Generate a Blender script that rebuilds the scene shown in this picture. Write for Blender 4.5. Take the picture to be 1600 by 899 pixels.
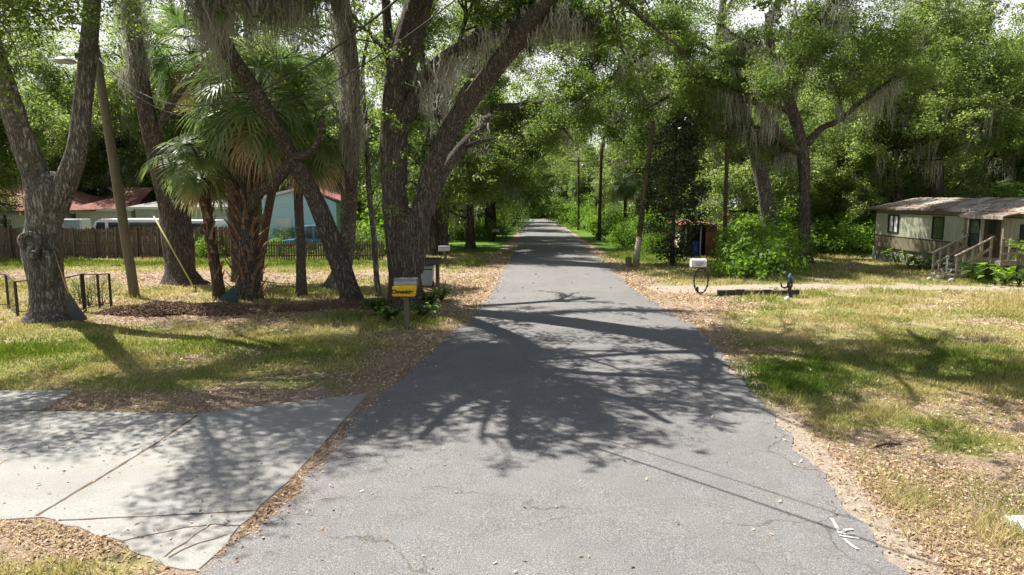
import bpy, math, random
import numpy as np
from mathutils import Vector, Matrix

for o in list(bpy.data.objects): bpy.data.objects.remove(o)
SC = bpy.context.scene
COL = SC.collection
R = math.radians

# ------------------------------------------------------------------ camera
CAMH = 3.0; F = 1600 * 24 / 36.0; HOR = 310.0
PITCH = math.atan((449.5 - HOR) / F)
SLOPE = -0.0084
cam_d = bpy.data.cameras.new('camera'); cam = bpy.data.objects.new('camera', cam_d); COL.objects.link(cam)
cam_d.sensor_width = 36; cam_d.lens = 24; cam_d.clip_start = 0.1; cam_d.clip_end = 2000
cam.location = (0, 0, CAMH); cam.rotation_euler = (R(90) - PITCH, 0, 0)
SC.camera = cam
# ------------------------------------------------------------------ light
SH = (0.56, -0.37)                      # shadow offset per metre of height
sunv = Vector((-SH[0], -SH[1], 1)).normalized()
elev = math.asin(sunv.z)
w = bpy.data.worlds.new('World'); SC.world = w; w.use_nodes = True
nt = w.node_tree; nt.nodes.clear()
sky = nt.nodes.new('ShaderNodeTexSky'); sky.sky_type = 'NISHITA'; sky.sun_disc = False
sky.sun_elevation = elev; sky.sun_rotation = math.atan2(sunv.x, sunv.y)
sky.air_density = 1.0; sky.dust_density = 2.5; sky.ozone_density = 1.0
bg = nt.nodes.new('ShaderNodeBackground'); bg.inputs['Strength'].default_value = 0.056
wo = nt.nodes.new('ShaderNodeOutputWorld')
# thin white summer cloud in the lower sky, thickest near the horizon
tc = nt.nodes.new('ShaderNodeTexCoord'); sx = nt.nodes.new('ShaderNodeSeparateXYZ'); nt.links.new(tc.outputs['Generated'], sx.inputs[0])
cn = nt.nodes.new('ShaderNodeTexNoise'); cn.inputs['Scale'].default_value = 5; cn.inputs['Detail'].default_value = 6; nt.links.new(tc.outputs['Generated'], cn.inputs['Vector'])
mr = nt.nodes.new('ShaderNodeMapRange'); mr.inputs[1].default_value = .50; mr.inputs[2].default_value = .15; nt.links.new(sx.outputs['Z'], mr.inputs[0])
ad = nt.nodes.new('ShaderNodeMath'); ad.operation = 'ADD'; nt.links.new(mr.outputs[0], ad.inputs[0]); nt.links.new(cn.outputs['Fac'], ad.inputs[1])
m2 = nt.nodes.new('ShaderNodeMapRange'); m2.inputs[1].default_value = .75; m2.inputs[2].default_value = 1.25; nt.links.new(ad.outputs[0], m2.inputs[0])
cm = nt.nodes.new('ShaderNodeMix'); cm.data_type = 'RGBA'; cm.inputs[7].default_value = (11.0, 11.1, 11.3, 1); nt.links.new(m2.outputs[0], cm.inputs[0]); nt.links.new(sky.outputs[0], cm.inputs[6])
nt.links.new(cm.outputs[2], bg.inputs[0]); nt.links.new(bg.outputs[0], wo.inputs[0])
sl = bpy.data.lights.new('sun', 'SUN'); sl.energy = 5.0; sl.angle = R(0.45); sl.color = (1, 0.955, 0.88)
so = bpy.data.objects.new('sun', sl); COL.objects.link(so); so.location = (-20, 20, 40)
so.rotation_euler = sunv.to_track_quat('Z', 'Y').to_euler()
SC.view_settings.view_transform = 'Standard'; SC.view_settings.look = 'None'
SC.view_settings.gamma = 1; SC.view_settings.use_curve_mapping = False
SC.view_settings.exposure = 1.05
SC.render.engine = 'CYCLES'
SC.cycles.max_bounces = 7; SC.cycles.diffuse_bounces = 6; SC.cycles.transmission_bounces = 5
SC.cycles.transparent_max_bounces = 6; SC.cycles.caustics_reflective = False; SC.cycles.caustics_refractive = False

# ------------------------------------------------------------------ measuring helpers
def ray(px, py):
    cp, sp = math.cos(PITCH), math.sin(PITCH)
    a, b = px - 800.0, 449.5 - py
    return np.array([a, F * cp + b * sp, -F * sp + b * cp])
def P(px, py, D):
    r = ray(px, py); t = D / r[1]
    return np.array([r[0] * t, D, CAMH + r[2] * t])
def G(px, py):
    r = ray(px, py); t = -CAMH / (r[2] - SLOPE * r[1])
    return np.array([r[0] * t, r[1] * t, SLOPE * r[1] * t])
def gz(y): return SLOPE * y

# ------------------------------------------------------------------ scene helpers
def tag(o, label=None, cat=None, group=None, kind=None):
    if label: o['label'] = label
    if cat: o['category'] = cat
    if group: o['group'] = group
    if kind: o['kind'] = kind
    return o
def thing(name, loc, label, cat, group=None, rz=0):
    o = bpy.data.objects.new(name, None); COL.objects.link(o)
    o.location = [float(v) for v in loc]; o.rotation_euler = (0, 0, rz); o.empty_display_size = 0.2
    return tag(o, label, cat, group)
def kids(o): return [c for c in bpy.data.objects if c.parent == o]
def copy_tree(o, parent=None):
    ch = list(o.children)
    c = o.copy(); COL.objects.link(c); c.parent = parent
    for k in ch: copy_tree(k, c)
    return c
def wloc(o):
    while o.parent: o = o.parent
    return np.array(o.location)
def link_mesh(name, me, mats, parent=None, origin=None, smooth=False):
    if not isinstance(mats, (list, tuple)): mats = [mats]
    for m in mats: me.materials.append(m)
    if smooth: me.polygons.foreach_set('use_smooth', np.ones(len(me.polygons), dtype=bool))
    o = bpy.data.objects.new(name, me); COL.objects.link(o)
    if parent is not None: o.parent = parent
    elif origin is not None: o.location = [float(v) for v in origin]
    return o
def np_mesh(name, V, Fc, nv):
    """V (n,3), Fc (m,nv) uniform faces"""
    me = bpy.data.meshes.new(name)
    V = np.asarray(V, dtype=np.float32); Fc = np.asarray(Fc, dtype=np.int32)
    me.vertices.add(len(V)); me.vertices.foreach_set('co', V.ravel())
    me.loops.add(Fc.size); me.loops.foreach_set('vertex_index', Fc.ravel())
    me.polygons.add(len(Fc)); me.polygons.foreach_set('loop_start', np.arange(0, Fc.size, nv, dtype=np.int32))
    me.update(calc_edges=True)
    return me
def face_attr(me, name, vals):
    a = me.attributes.new(name, 'FLOAT', 'FACE'); a.data.foreach_set('value', np.asarray(vals, dtype=np.float32))

class MB:
    def __init__(s): s.v = []; s.f = []
    def add(s, vs, fs):
        n = len(s.v); s.v += [tuple(float(c) for c in v) for v in vs]; s.f += [tuple(i + n for i in f) for f in fs]
    def box(s, c, size, rz=0, rx=0, ry=0, taper=1.0):
        M = Matrix.Translation([float(q) for q in c]) @ Matrix.Rotation(rz, 4, 'Z') @ Matrix.Rotation(ry, 4, 'Y') @ Matrix.Rotation(rx, 4, 'X')
        x, y, z = [q / 2 for q in size]; vs = []
        for dz in (-1, 1):
            k = taper if dz > 0 else 1
            for dx, dy in ((-1, -1), (1, -1), (1, 1), (-1, 1)): vs.append(M @ Vector((dx * x * k, dy * y * k, dz * z)))
        s.add(vs, [(3, 2, 1, 0), (4, 5, 6, 7), (0, 1, 5, 4), (1, 2, 6, 5), (2, 3, 7, 6), (3, 0, 4, 7)]); return s
    def bar(s, a, b, wd, th, up=(0, 0, 1)):
        a = Vector([float(q) for q in a]); b = Vector([float(q) for q in b]); d = (b - a).normalized(); u = Vector(up)
        sd = d.cross(u)
        if sd.length < 1e-3: sd = d.cross(Vector((0, 1, 0)))
        sd.normalize(); u = sd.cross(d).normalized(); vs = []
        for p in (a, b):
            for i, j in ((-1, -1), (1, -1), (1, 1), (-1, 1)): vs.append(p + sd * (i * wd / 2) + u * (j * th / 2))
        s.add(vs, [(3, 2, 1, 0), (4, 5, 6, 7), (0, 1, 5, 4), (1, 2, 6, 5), (2, 3, 7, 6), (3, 0, 4, 7)]); return s
    def tube(s, pts, rad, n=8, cap=True, mod=None):
        pts = [np.array(p, float) for p in pts]; m = len(pts)
        if np.isscalar(rad): rad = [rad] * m
        T = []
        for i in range(m):
            t = pts[min(i + 1, m - 1)] - pts[max(i - 1, 0)]; T.append(t / (np.linalg.norm(t) + 1e-9))
        u = np.cross(T[0], (0, 1, 0))
        if np.linalg.norm(u) < .1: u = np.cross(T[0], (1, 0, 0))
        u /= np.linalg.norm(u); vs = []
        ang = np.arange(n) * 2 * math.pi / n
        for i in range(m):
            u = u - T[i] * np.dot(u, T[i]); u /= np.linalg.norm(u) + 1e-9; w_ = np.cross(T[i], u)
            k = np.ones(n) if mod is None else mod(i, ang, pts[i])
            ring = pts[i][None] + rad[i] * k[:, None] * (np.cos(ang)[:, None] * u + np.sin(ang)[:, None] * w_)
            vs += list(ring)
        fs = [(i * n + j, i * n + (j + 1) % n, (i + 1) * n + (j + 1) % n, (i + 1) * n + j) for i in range(m - 1) for j in range(n)]
        if cap: fs += [tuple(range(n))[::-1], tuple((m - 1) * n + j for j in range(n))]
        s.add(vs, fs); return s
    def cyl(s, a, b, r, r2=None, n=12): return s.tube([a, b], [r, r if r2 is None else r2], n)
    def prism(s, poly, a, h):
        """poly list of (x,y,z) ; extruded by vector h"""
        n = len(poly); h = np.array(h, float)
        vs = [np.array(p, float) for p in poly] + [np.array(p, float) + h for p in poly]
        s.add(vs, [tuple(range(n))[::-1], tuple(range(n, 2 * n))] + [(i, (i + 1) % n, n + (i + 1) % n, n + i) for i in range(n)]); return s
    def lathe(s, c, prof, n=20):
        vs = []; m = len(prof)
        for r, z in prof:
            for j in range(n):
                a = j * 2 * math.pi / n; vs.append((c[0] + r * math.cos(a), c[1] + r * math.sin(a), c[2] + z))
        fs = [(i * n + j, i * n + (j + 1) % n, (i + 1) * n + (j + 1) % n, (i + 1) * n + j) for i in range(m - 1) for j in range(n)]
        fs += [tuple(range(n))[::-1], tuple((m - 1) * n + j for j in range(n))]
        s.add(vs, fs); return s
    def build(s, name, mat, parent=None, origin=None, smooth=False, bevel=0):
        if parent is not None: L = wloc(parent)
        else: L = np.array(origin if origin is not None else (0, 0, 0), float)
        me = bpy.data.meshes.new(name)
        me.from_pydata([(v[0] - L[0], v[1] - L[1], v[2] - L[2]) for v in s.v], [], s.f); me.update()
        import bmesh
        bm = bmesh.new(); bm.from_mesh(me); bmesh.ops.recalc_face_normals(bm, faces=bm.faces); bm.to_mesh(me); bm.free()
        o = link_mesh(name, me, mat, parent, L if parent is None else None, smooth)
        if bevel:
            b = o.modifiers.new('bevel', 'BEVEL'); b.width = bevel; b.segments = 2; b.limit_method = 'ANGLE'
        return o

# ------------------------------------------------------------------ materials
def mat_base(name, rough=0.85, spec=0.3):
    m = bpy.data.materials.new(name); m.use_nodes = True
    n = m.node_tree.nodes; b = n['Principled BSDF']; b.inputs['Roughness'].default_value = rough
    b.inputs['Specular IOR Level'].default_value = spec
    return m, m.node_tree, b
def nd(t, ty, **kw):
    n = t.nodes.new(ty)
    for k, v in kw.items():
        if k.startswith('i_'): n.inputs[k[2:].replace('_', ' ')].default_value = v
        else: setattr(n, k, v)
    return n
def ramp(t, fac, stops):
    r = t.nodes.new('ShaderNodeValToRGB'); el = r.color_ramp.elements
    while len(el) < len(stops): el.new(0.5)
    for e, (p, c) in zip(el, stops): e.position = p; e.color = (c[0], c[1], c[2], 1)
    t.links.new(fac, r.inputs[0]); return r.outputs[0]
def coords(t, scale=(1, 1, 1), obj=False):
    if obj:
        g = t.nodes.new('ShaderNodeTexCoord').outputs['Object']
    else:
        g = t.nodes.new('ShaderNodeNewGeometry').outputs['Position']
    mp = t.nodes.new('ShaderNodeMapping'); mp.inputs['Scale'].default_value = scale
    t.links.new(g, mp.inputs[0]); return mp.outputs[0]
def noise(t, vec, scale, detail=4, rough=.6, dist=0):
    n = nd(t, 'ShaderNodeTexNoise'); n.inputs['Scale'].default_value = scale; n.inputs['Detail'].default_value = detail
    n.inputs['Roughness'].default_value = rough; n.inputs['Distortion'].default_value = dist
    t.links.new(vec, n.inputs['Vector']); return n.outputs['Fac']
def mix(t, fac, a, b, mode='MIX'):
    m = nd(t, 'ShaderNodeMix', data_type='RGBA', blend_type=mode)
    for s_, v in ((0, fac), (6, a), (7, b)):
        if isinstance(v, (tuple, list)): m.inputs[s_].default_value = (*v, 1) if len(v) == 3 else v
        elif isinstance(v, (int, float)): m.inputs[s_].default_value = v
        else: t.links.new(v, m.inputs[s_])
    return m.outputs[2]
def math_(t, op, a, b=0.0, clamp=False):
    m = nd(t, 'ShaderNodeMath', operation=op, use_clamp=clamp)
    for i, v in enumerate((a, b)):
        if isinstance(v, (int, float)): m.inputs[i].default_value = v
        else: t.links.new(v, m.inputs[i])
    return m.outputs[0]
def bump(t, b, h, strength=.5, dist=.02):
    n = nd(t, 'ShaderNodeBump'); n.inputs['Strength'].default_value = strength; n.inputs['Distance'].default_value = dist
    t.links.new(h, n.inputs['Height']); t.links.new(n.outputs[0], b.inputs['Normal'])
def sstep(t, v, a, b):
    n = nd(t, 'ShaderNodeMapRange', interpolation_type='SMOOTHSTEP'); n.inputs[1].default_value = a; n.inputs[2].default_value = b
    t.links.new(v, n.inputs[0]); return n.outputs[0]

def simple(name, col, rough=.7, var=.25, scale=6, spec=.3, metal=0, bumpk=0, col2=None, obj=True, vscale=(1, 1, 1)):
    m, t, b = mat_base(name, rough, spec); b.inputs['Metallic'].default_value = metal
    v = coords(t, vscale, obj); n = noise(t, v, scale, 6, .65)
    c2 = col2 if col2 else tuple(c * (1 - var) for c in col)
    t.links.new(ramp(t, n, [(.35, c2), (.65, col)]), b.inputs['Base Color'])
    if bumpk: bump(t, b, n, bumpk, .01)
    return m
def leaf_mat(name, stops, rough=.5, trans=.45, gloss=.35, big=0.25):
    m, t, b = mat_base(name, rough, gloss)
    a = nd(t, 'ShaderNodeAttribute', attribute_name='v')
    v = coords(t); n = noise(t, v, big, 3, .5)
    oi = nd(t, 'ShaderNodeObjectInfo')
    f = math_(t, 'ADD', math_(t, 'MULTIPLY', a.outputs['Fac'], .65), math_(t, 'MULTIPLY', n, .35))
    f = math_(t, 'ADD', f, math_(t, 'MULTIPLY', math_(t, 'SUBTRACT', oi.outputs['Random'], .5), .22))
    c = ramp(t, f, stops); t.links.new(c, b.inputs['Base Color'])
    tr = nd(t, 'ShaderNodeBsdfTranslucent')
    hs = nd(t, 'ShaderNodeHueSaturation'); hs.inputs['Saturation'].default_value = 1.15; hs.inputs['Value'].default_value = 1.5; hs.inputs['Hue'].default_value = .485
    t.links.new(c, hs.inputs['Color']); t.links.new(hs.outputs[0], tr.inputs[0])
    mx = nd(t, 'ShaderNodeMixShader'); mx.inputs[0].default_value = trans
    t.links.new(b.outputs[0], mx.inputs[1]); t.links.new(tr.outputs[0], mx.inputs[2])
    t.links.new(mx.outputs[0], t.nodes['Material Output'].inputs[0])
    return m
def bark_mat(name, dark, light, lichen, sc=1.0, lich=.5):
    m, t, b = mat_base(name, .95, .1)
    v = coords(t, (1, 1, .16)); n1 = noise(t, v, 16 * sc, 6, .62, .35); n2 = noise(t, coords(t, (1, 1, .45)), 42 * sc, 5, .7)
    rd = math_(t, 'ABSOLUTE', math_(t, 'MULTIPLY', math_(t, 'SUBTRACT', n1, .5), 5.0))
    h = math_(t, 'ADD', math_(t, 'MULTIPLY', sstep(t, rd, 0, .8), .6), math_(t, 'MULTIPLY', n2, .6))
    c = ramp(t, h, [(.25, dark), (.9, light)])
    big = noise(t, coords(t, (1, 1, .5)), 1.6, 4, .6)
    c = mix(t, .6, c, ramp(t, big, [(.3, (.7, .68, .66)), (.7, (1.15, 1.15, 1.15))]), 'MULTIPLY')
    ln = noise(t, coords(t), 7, 8, .74); lf = sstep(t, ln, .66 - .2 * lich, .78 - .2 * lich)
    c = mix(t, math_(t, 'MULTIPLY', lf, .7), c, lichen)
    t.links.new(c, b.inputs['Base Color']); bump(t, b, h, 1.0, .05)
    return m

M = {}
M['oak_leaf'] = leaf_mat('oak_leaf', [(.15, (.035, .070, .015)), (.5, (.10, .165, .035)), (.85, (.20, .27, .085))], trans=.55)
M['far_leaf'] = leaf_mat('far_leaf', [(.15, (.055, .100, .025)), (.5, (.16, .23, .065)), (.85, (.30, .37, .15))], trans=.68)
M['bush_leaf'] = leaf_mat('bush_leaf', [(.15, (.045, .10, .018)), (.5, (.13, .24, .04)), (.85, (.25, .37, .085))], trans=.6)
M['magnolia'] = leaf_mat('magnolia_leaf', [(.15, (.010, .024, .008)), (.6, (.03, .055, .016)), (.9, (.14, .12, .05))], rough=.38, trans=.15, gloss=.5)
M['palm_leaf'] = leaf_mat('palm_leaf', [(.1, (.04, .085, .028)), (.5, (.10, .17, .055)), (.9, (.22, .27, .11))], rough=.46, trans=.45, gloss=.4)
M['dead_frond'] = leaf_mat('dead_frond', [(.1, (.17, .11, .065)), (.5, (.36, .255, .165)), (.9, (.58, .46, .32))], rough=.8, trans=.4, gloss=.1)
M['moss'] = leaf_mat('spanish_moss', [(.1, (.15, .145, .12)), (.5, (.27, .265, .225)), (.9, (.42, .415, .37))], rough=1, trans=.3, gloss=0)
M['grass'] = leaf_mat('grass_blade', [(.2, (.075, .135, .02)), (.45, (.15, .21, .045)), (.6, (.36, .34, .13)), (.8, (.52, .45, .24))], rough=.75, trans=.35, gloss=.1, big=.9)
M['litter'] = leaf_mat('dead_leaf', [(.1, (.16, .09, .05)), (.35, (.34, .23, .14)), (.6, (.52, .39, .25)), (.9, (.70, .60, .44))], rough=.8, trans=.1, gloss=.15)
M['bark'] = bark_mat('oak_bark', (.060, .054, .049), (.36, .335, .31), (.50, .50, .48), 1, .55)
M['bark_dark'] = bark_mat('dark_bark', (.045, .037, .032), (.26, .222, .195), (.42, .42, .39), 1.1, .4)
M['bark_far'] = bark_mat('far_bark', (.03, .025, .02), (.15, .125, .10), (.3, .3, .27), .5, .4)
M['palm_bark'] = bark_mat('palm_bark', (.05, .035, .025), (.26, .19, .13), (.32, .30, .25), 1.6, .2)
M['palm_pale'] = bark_mat('pale_palm_bark', (.08, .07, .06), (.30, .26, .22), (.42, .41, .38), 2.2, .4)
M['boots'] = simple('palm_boots', (.30, .19, .12), .9, .6, 9, .1, bumpk=.4, col2=(.09, .05, .035))
M['pole'] = simple('weathered_pole_wood', (.17, .145, .105), .9, .5, 4, .1, bumpk=.5, col2=(.10, .095, .055), vscale=(6, 6, .5))
M['pole_dark'] = simple('creosote_pole_wood', (.13, .09, .07), .9, .5, 4, .1, bumpk=.5, col2=(.06, .035, .028), vscale=(6, 6, .5))
M['fence'] = simple('weathered_fence_wood', (.20, .145, .105), .9, .5, 2.2, .1, bumpk=.3, col2=(.055, .042, .03), vscale=(5, 5, .7))
M['deck'] = simple('grey_deck_wood', (.42, .37, .29), .9, .5, 5, .1, bumpk=.3, col2=(.22, .18, .13), vscale=(3, 3, 3))
M['black'] = simple('black_iron', (.02, .02, .022), .5, .3, 20, .4)
M['white'] = simple('white_paint', (.62, .62, .61), .45, .1, 5)
M['zinc'] = simple('silver_metal', (.33, .34, .35), .38, .2, 9, .5, metal=.5)
M['yellow'] = simple('yellow_plastic', (.80, .47, .015), .45, .12, 9)
M['ink'] = simple('black_ink', (.012, .011, .010), .6, .1, 9)
M['binblue'] = simple('grey_blue_plastic', (.34, .43, .50), .5, .2, 7)
M['bluebin'] = simple('blue_plastic', (.015, .09, .32), .4, .2, 6)
M['glass'] = simple('dark_window_glass', (.035, .045, .045), .12, .4, 3, .6)
M['frame'] = simple('dark_window_frame', (.035, .033, .03), .6, .2, 9)
M['rust'] = simple('rusty_sheet', (.20, .085, .06), .8, .6, 3, .2, bumpk=.2, col2=(.12, .05, .035))
M['cream'] = simple('peeling_cream_paint', (.62, .58, .42), .8, .5, 5, col2=(.3, .26, .16))
M['mulch'] = leaf_mat('red_mulch', [(.1, (.06, .038, .028)), (.5, (.17, .108, .08)), (.9, (.36, .26, .19))], rough=.9, trans=.02, gloss=.1)
M['siding_green'] = simple('pale_sage_siding', (.46, .49, .40), .55, .25, 1.6, .3, col2=(.33, .34, .23), vscale=(8, 8, .5))
M['siding_tan'] = simple('dirty_tan_siding', (.30, .265, .18), .7, .4, 2, .2, col2=(.15, .135, .085), vscale=(8, 8, .6))
M['skirt'] = simple('mossy_skirting', (.36, .35, .30), .9, .6, 2.4, .1, col2=(.12, .13, .08))
M['wall_grey'] = simple('grey_house_wall', (.40, .39, .36), .8, .2, 2)
M['wall_blue'] = simple('light_blue_wall', (.42, .60, .66), .6, .08, 2)
M['wall_white'] = simple('white_house_wall', (.62, .62, .60), .8, .15, 2)
M['shingle'] = simple('grey_shingles', (.42, .40, .38), .9, .35, 5, .1, bumpk=.4, col2=(.25, .24, .22), vscale=(1, 1, 4))
M['red_roof'] = simple('red_shingles', (.36, .17, .15), .9, .35, 4, .1, bumpk=.3, col2=(.20, .095, .075))
M['carwhite'] = simple('white_car_paint', (.75, .76, .78), .25, .05, 2, .5)
M['carblue'] = simple('blue_car_paint', (.03, .16, .42), .25, .1, 2, .5)
M['rubber'] = simple('tyre_rubber', (.02, .02, .02), .8, .2, 9)
M['wire'] = simple('cable_black', (.025, .025, .025), .6, .2, 9)
M['anchor'] = simple('anchor_white', (.6, .6, .58), .6, .3, 9)
M['green_plastic'] = simple('dark_teal_plastic', (.025, .075, .085), .5, .3, 12)
M['rake_plastic'] = simple('dark_grey_plastic', (.07, .075, .08), .6, .3, 12)
M['wood_handle'] = simple('pale_wood_handle', (.50, .33, .17), .6, .25, 20)
M['yellow_handle'] = simple('yellow_fibreglass', (.52, .46, .17), .5, .15, 20)
M['foundation'] = simple('block_grey', (.4, .4, .38), .9, .2, 4)
M['pine_needle'] = M['litter']

def roof_metal():
    m, t, b = mat_base('old_sheet_roof', .75, .3)
    v = coords(t, (1, 1, 1), True); n = noise(t, v, 1.1, 6, .7, .6); n2 = noise(t, coords(t, (.5, 4, 1), True), 3, 5, .7)
    c = ramp(t, n, [(.33, (.13, .10, .08)), (.45, (.30, .22, .17)), (.54, (.48, .44, .39)), (.75, (.68, .65, .60))])
    t.links.new(mix(t, .6, c, ramp(t, n2, [(.3, (.35, .28, .22)), (.7, (1, 1, 1))]), 'MULTIPLY'), b.inputs['Base Color']); bump(t, b, n2, .3, .02)
    return m
M['roof_metal'] = roof_metal()

def asphalt():
    m, t, b = mat_base('worn_asphalt', .88, .25)
    v = coords(t)
    g = noise(t, v, 70, 3, .8); g2 = noise(t, v, 150, 2, .8); big = noise(t, v, .35, 4, .6); md = noise(t, v, 3.0, 5, .6)
    c = ramp(t, math_(t, 'ADD', math_(t, 'MULTIPLY', g, .55), math_(t, 'MULTIPLY', g2, .45)), [(.38, (.080, .078, .077)), (.5, (.165, .160, .156)), (.62, (.36, .35, .34))])
    c = mix(t, .7, c, ramp(t, big, [(.3, (.82, .82, .84)), (.7, (1.1, 1.09, 1.07))]), 'MULTIPLY')
    c = mix(t, .5, c, ramp(t, md, [(.3, (.82, .82, .82)), (.7, (1.12, 1.12, 1.12))]), 'MULTIPLY')
    # cracks
    dn = nd(t, 'ShaderNodeTexNoise'); dn.inputs['Scale'].default_value = 2.2; dn.inputs['Detail'].default_value = 6; t.links.new(v, dn.inputs['Vector'])
    vv = nd(t, 'ShaderNodeVectorMath', operation='MULTIPLY_ADD'); t.links.new(dn.outputs['Color'], vv.inputs[0]); vv.inputs[1].default_value = (.9, .9, 0); t.links.new(v, vv.inputs[2])
    vo = nd(t, 'ShaderNodeTexVoronoi', feature='DISTANCE_TO_EDGE'); vo.inputs['Scale'].default_value = .55; t.links.new(vv.outputs[0], vo.inputs['Vector'])
    ck = math_(t, 'SUBTRACT', 1.0, sstep(t, vo.outputs['Distance'], .001, .008)); msk = sstep(t, noise(t, v, .5, 2), .44, .56)
    ck = math_(t, 'MULTIPLY', ck, msk)
    c = mix(t, math_(t, 'MULTIPLY', ck, .5), c, (.035, .033, .03))
    st = noise(t, coords(t, (1, .35, 1)), 1.1, 6, .65, .4); c = mix(t, math_(t, 'MULTIPLY', sstep(t, st, .6, .72), .35), c, (.10, .098, .095))
    t.links.new(c, b.inputs['Base Color']); bump(t, b, g, .5, .006)
    return m
M['asphalt'] = asphalt()
def concrete():
    m, t, b = mat_base('weathered_concrete', .85, .25)
    v = coords(t); n = noise(t, v, 60, 4, .6); big = noise(t, v, .8, 6, .62); st = noise(t, coords(t, (1, 2.2, 1)), 2.6, 6, .7, .5)
    c = ramp(t, n, [(.35, (.25, .246, .228)), (.6, (.335, .33, .31))])
    c = mix(t, .8, c, ramp(t, big, [(.3, (.80, .79, .76)), (.65, (1.05, 1.05, 1.05))]), 'MULTIPLY')
    c = mix(t, math_(t, 'MULTIPLY', sstep(t, st, .52, .72), .6), c, (.27, .225, .17))
    sp = nd(t, 'ShaderNodeTexVoronoi'); sp.inputs['Scale'].default_value = 7; t.links.new(v, sp.inputs['Vector'])
    c = mix(t, math_(t, 'MULTIPLY', math_(t, 'SUBTRACT', 1.0, sstep(t, sp.outputs['Distance'], .05, .09)), .55), c, (.19, .15, .12))
    t.links.new(c, b.inputs['Base Color']); bump(t, b, n, .25, .004)
    return m
M['concrete'] = concrete()
def ground_mat():
    m, t, b = mat_base('lawn_and_leaf_litter', .95, .1)
    v = coords(t)
    a = nd(t, 'ShaderNodeAttribute', attribute_name='zone'); sp = nd(t, 'ShaderNodeSeparateColor'); t.links.new(a.outputs['Color'], sp.inputs[0])
    n1 = noise(t, v, 1.3, 6, .65); n2 = noise(t, v, 14, 5, .7); n3 = noise(t, v, 45, 4, .75); n4 = noise(t, v, .45, 4, .6)
    green = ramp(t, n2, [(.3, (.085, .12, .026)), (.52, (.19, .215, .065)), (.7, (.34, .32, .14))])
    straw = ramp(t, n3, [(.32, (.15, .11, .06)), (.5, (.36, .29, .16)), (.7, (.55, .46, .29))])
    lit = ramp(t, n3, [(.30, (.10, .065, .045)), (.46, (.27, .19, .14)), (.58, (.42, .32, .245)), (.75, (.60, .51, .41))])
    sand = ramp(t, n2, [(.3, (.27, .215, .165)), (.7, (.45, .385, .31))])
    lush = ramp(t, n2, [(.3, (.05, .11, .015)), (.7, (.15, .24, .04))])
    f = sstep(t, math_(t, 'ADD', math_(t, 'MULTIPLY', n1, .5), math_(t, 'MULTIPLY', n4, .5)), .43, .58)
    c = mix(t, f, green, straw)
    def msk(ch, lo=.38, hi=.62):
        return sstep(t, math_(t, 'ADD', ch, math_(t, 'MULTIPLY', math_(t, 'SUBTRACT', math_(t, 'ADD', math_(t, 'MULTIPLY', n1, .6), math_(t, 'MULTIPLY', n2, .4)), .5), 1.5)), lo, hi)
    c = mix(t, msk(sp.outputs[2]), c, lush)
    c = mix(t, msk(sp.outputs[0]), c, lit)
    c = mix(t, msk(sp.outputs[1], .42, .6), c, sand)
    t.links.new(c, b.inputs['Base Color'])
    bump(t, b, math_(t, 'ADD', n3, n2), .8, .03)
    return m
M['ground'] = ground_mat()

# ------------------------------------------------------------------ value noise in numpy
_r = np.random.RandomState(3); _tab = _r.rand(256, 256)
def vnoise(x, y):
    x = np.asarray(x, float); y = np.asarray(y, float)
    xi = np.floor(x).astype(int); yi = np.floor(y).astype(int); fx = x - xi; fy = y - yi
    fx = fx * fx * (3 - 2 * fx); fy = fy * fy * (3 - 2 * fy)
    g = lambda a, b: _tab[a & 255, b & 255]
    return (g(xi, yi) * (1 - fx) + g(xi + 1, yi) * fx) * (1 - fy) + (g(xi, yi + 1) * (1 - fx) + g(xi + 1, yi + 1) * fx) * fy
def fbm(x, y, k=4):
    s = 0; a = .5; t = 0
    for i in range(k): s = s + a * vnoise(x * 2 ** i + 17 * i, y * 2 ** i + 5 * i); t += a; a *= .5
    return s / t

# ------------------------------------------------------------------ the road, measured on the ground
Lpx = [(322, 896), (382, 843), (437, 798), (470, 767), (508, 716), (556, 655), (597, 615), (663, 565), (702, 525), (735, 497), (760, 470), (772, 452), (788, 420), (808, 390), (812, 365), (815, 350), (812, 344)]
Rpx = [(1415, 899), (1280, 740), (1165, 612), (1122, 548), (1085, 512), (1045, 486), (1003, 465), (985, 450), (955, 420), (920, 390), (892, 365), (868, 349), (858, 344)]
Lw = np.array([G(*p) for p in Lpx]); Rw = np.array([G(*p) for p in Rpx])
def extend(A):
    d = (A[0] - A[3]); d = d / abs(d[1]); first = A[0] + d * 8
    return np.vstack([first, A])
Lw = extend(Lw); Rw = extend(Rw)
def xl(y): return np.interp(y, Lw[:, 1], Lw[:, 0])
def xr(y): return np.interp(y, Rw[:, 1], Rw[:, 0])
YEND = 128.0
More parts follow.
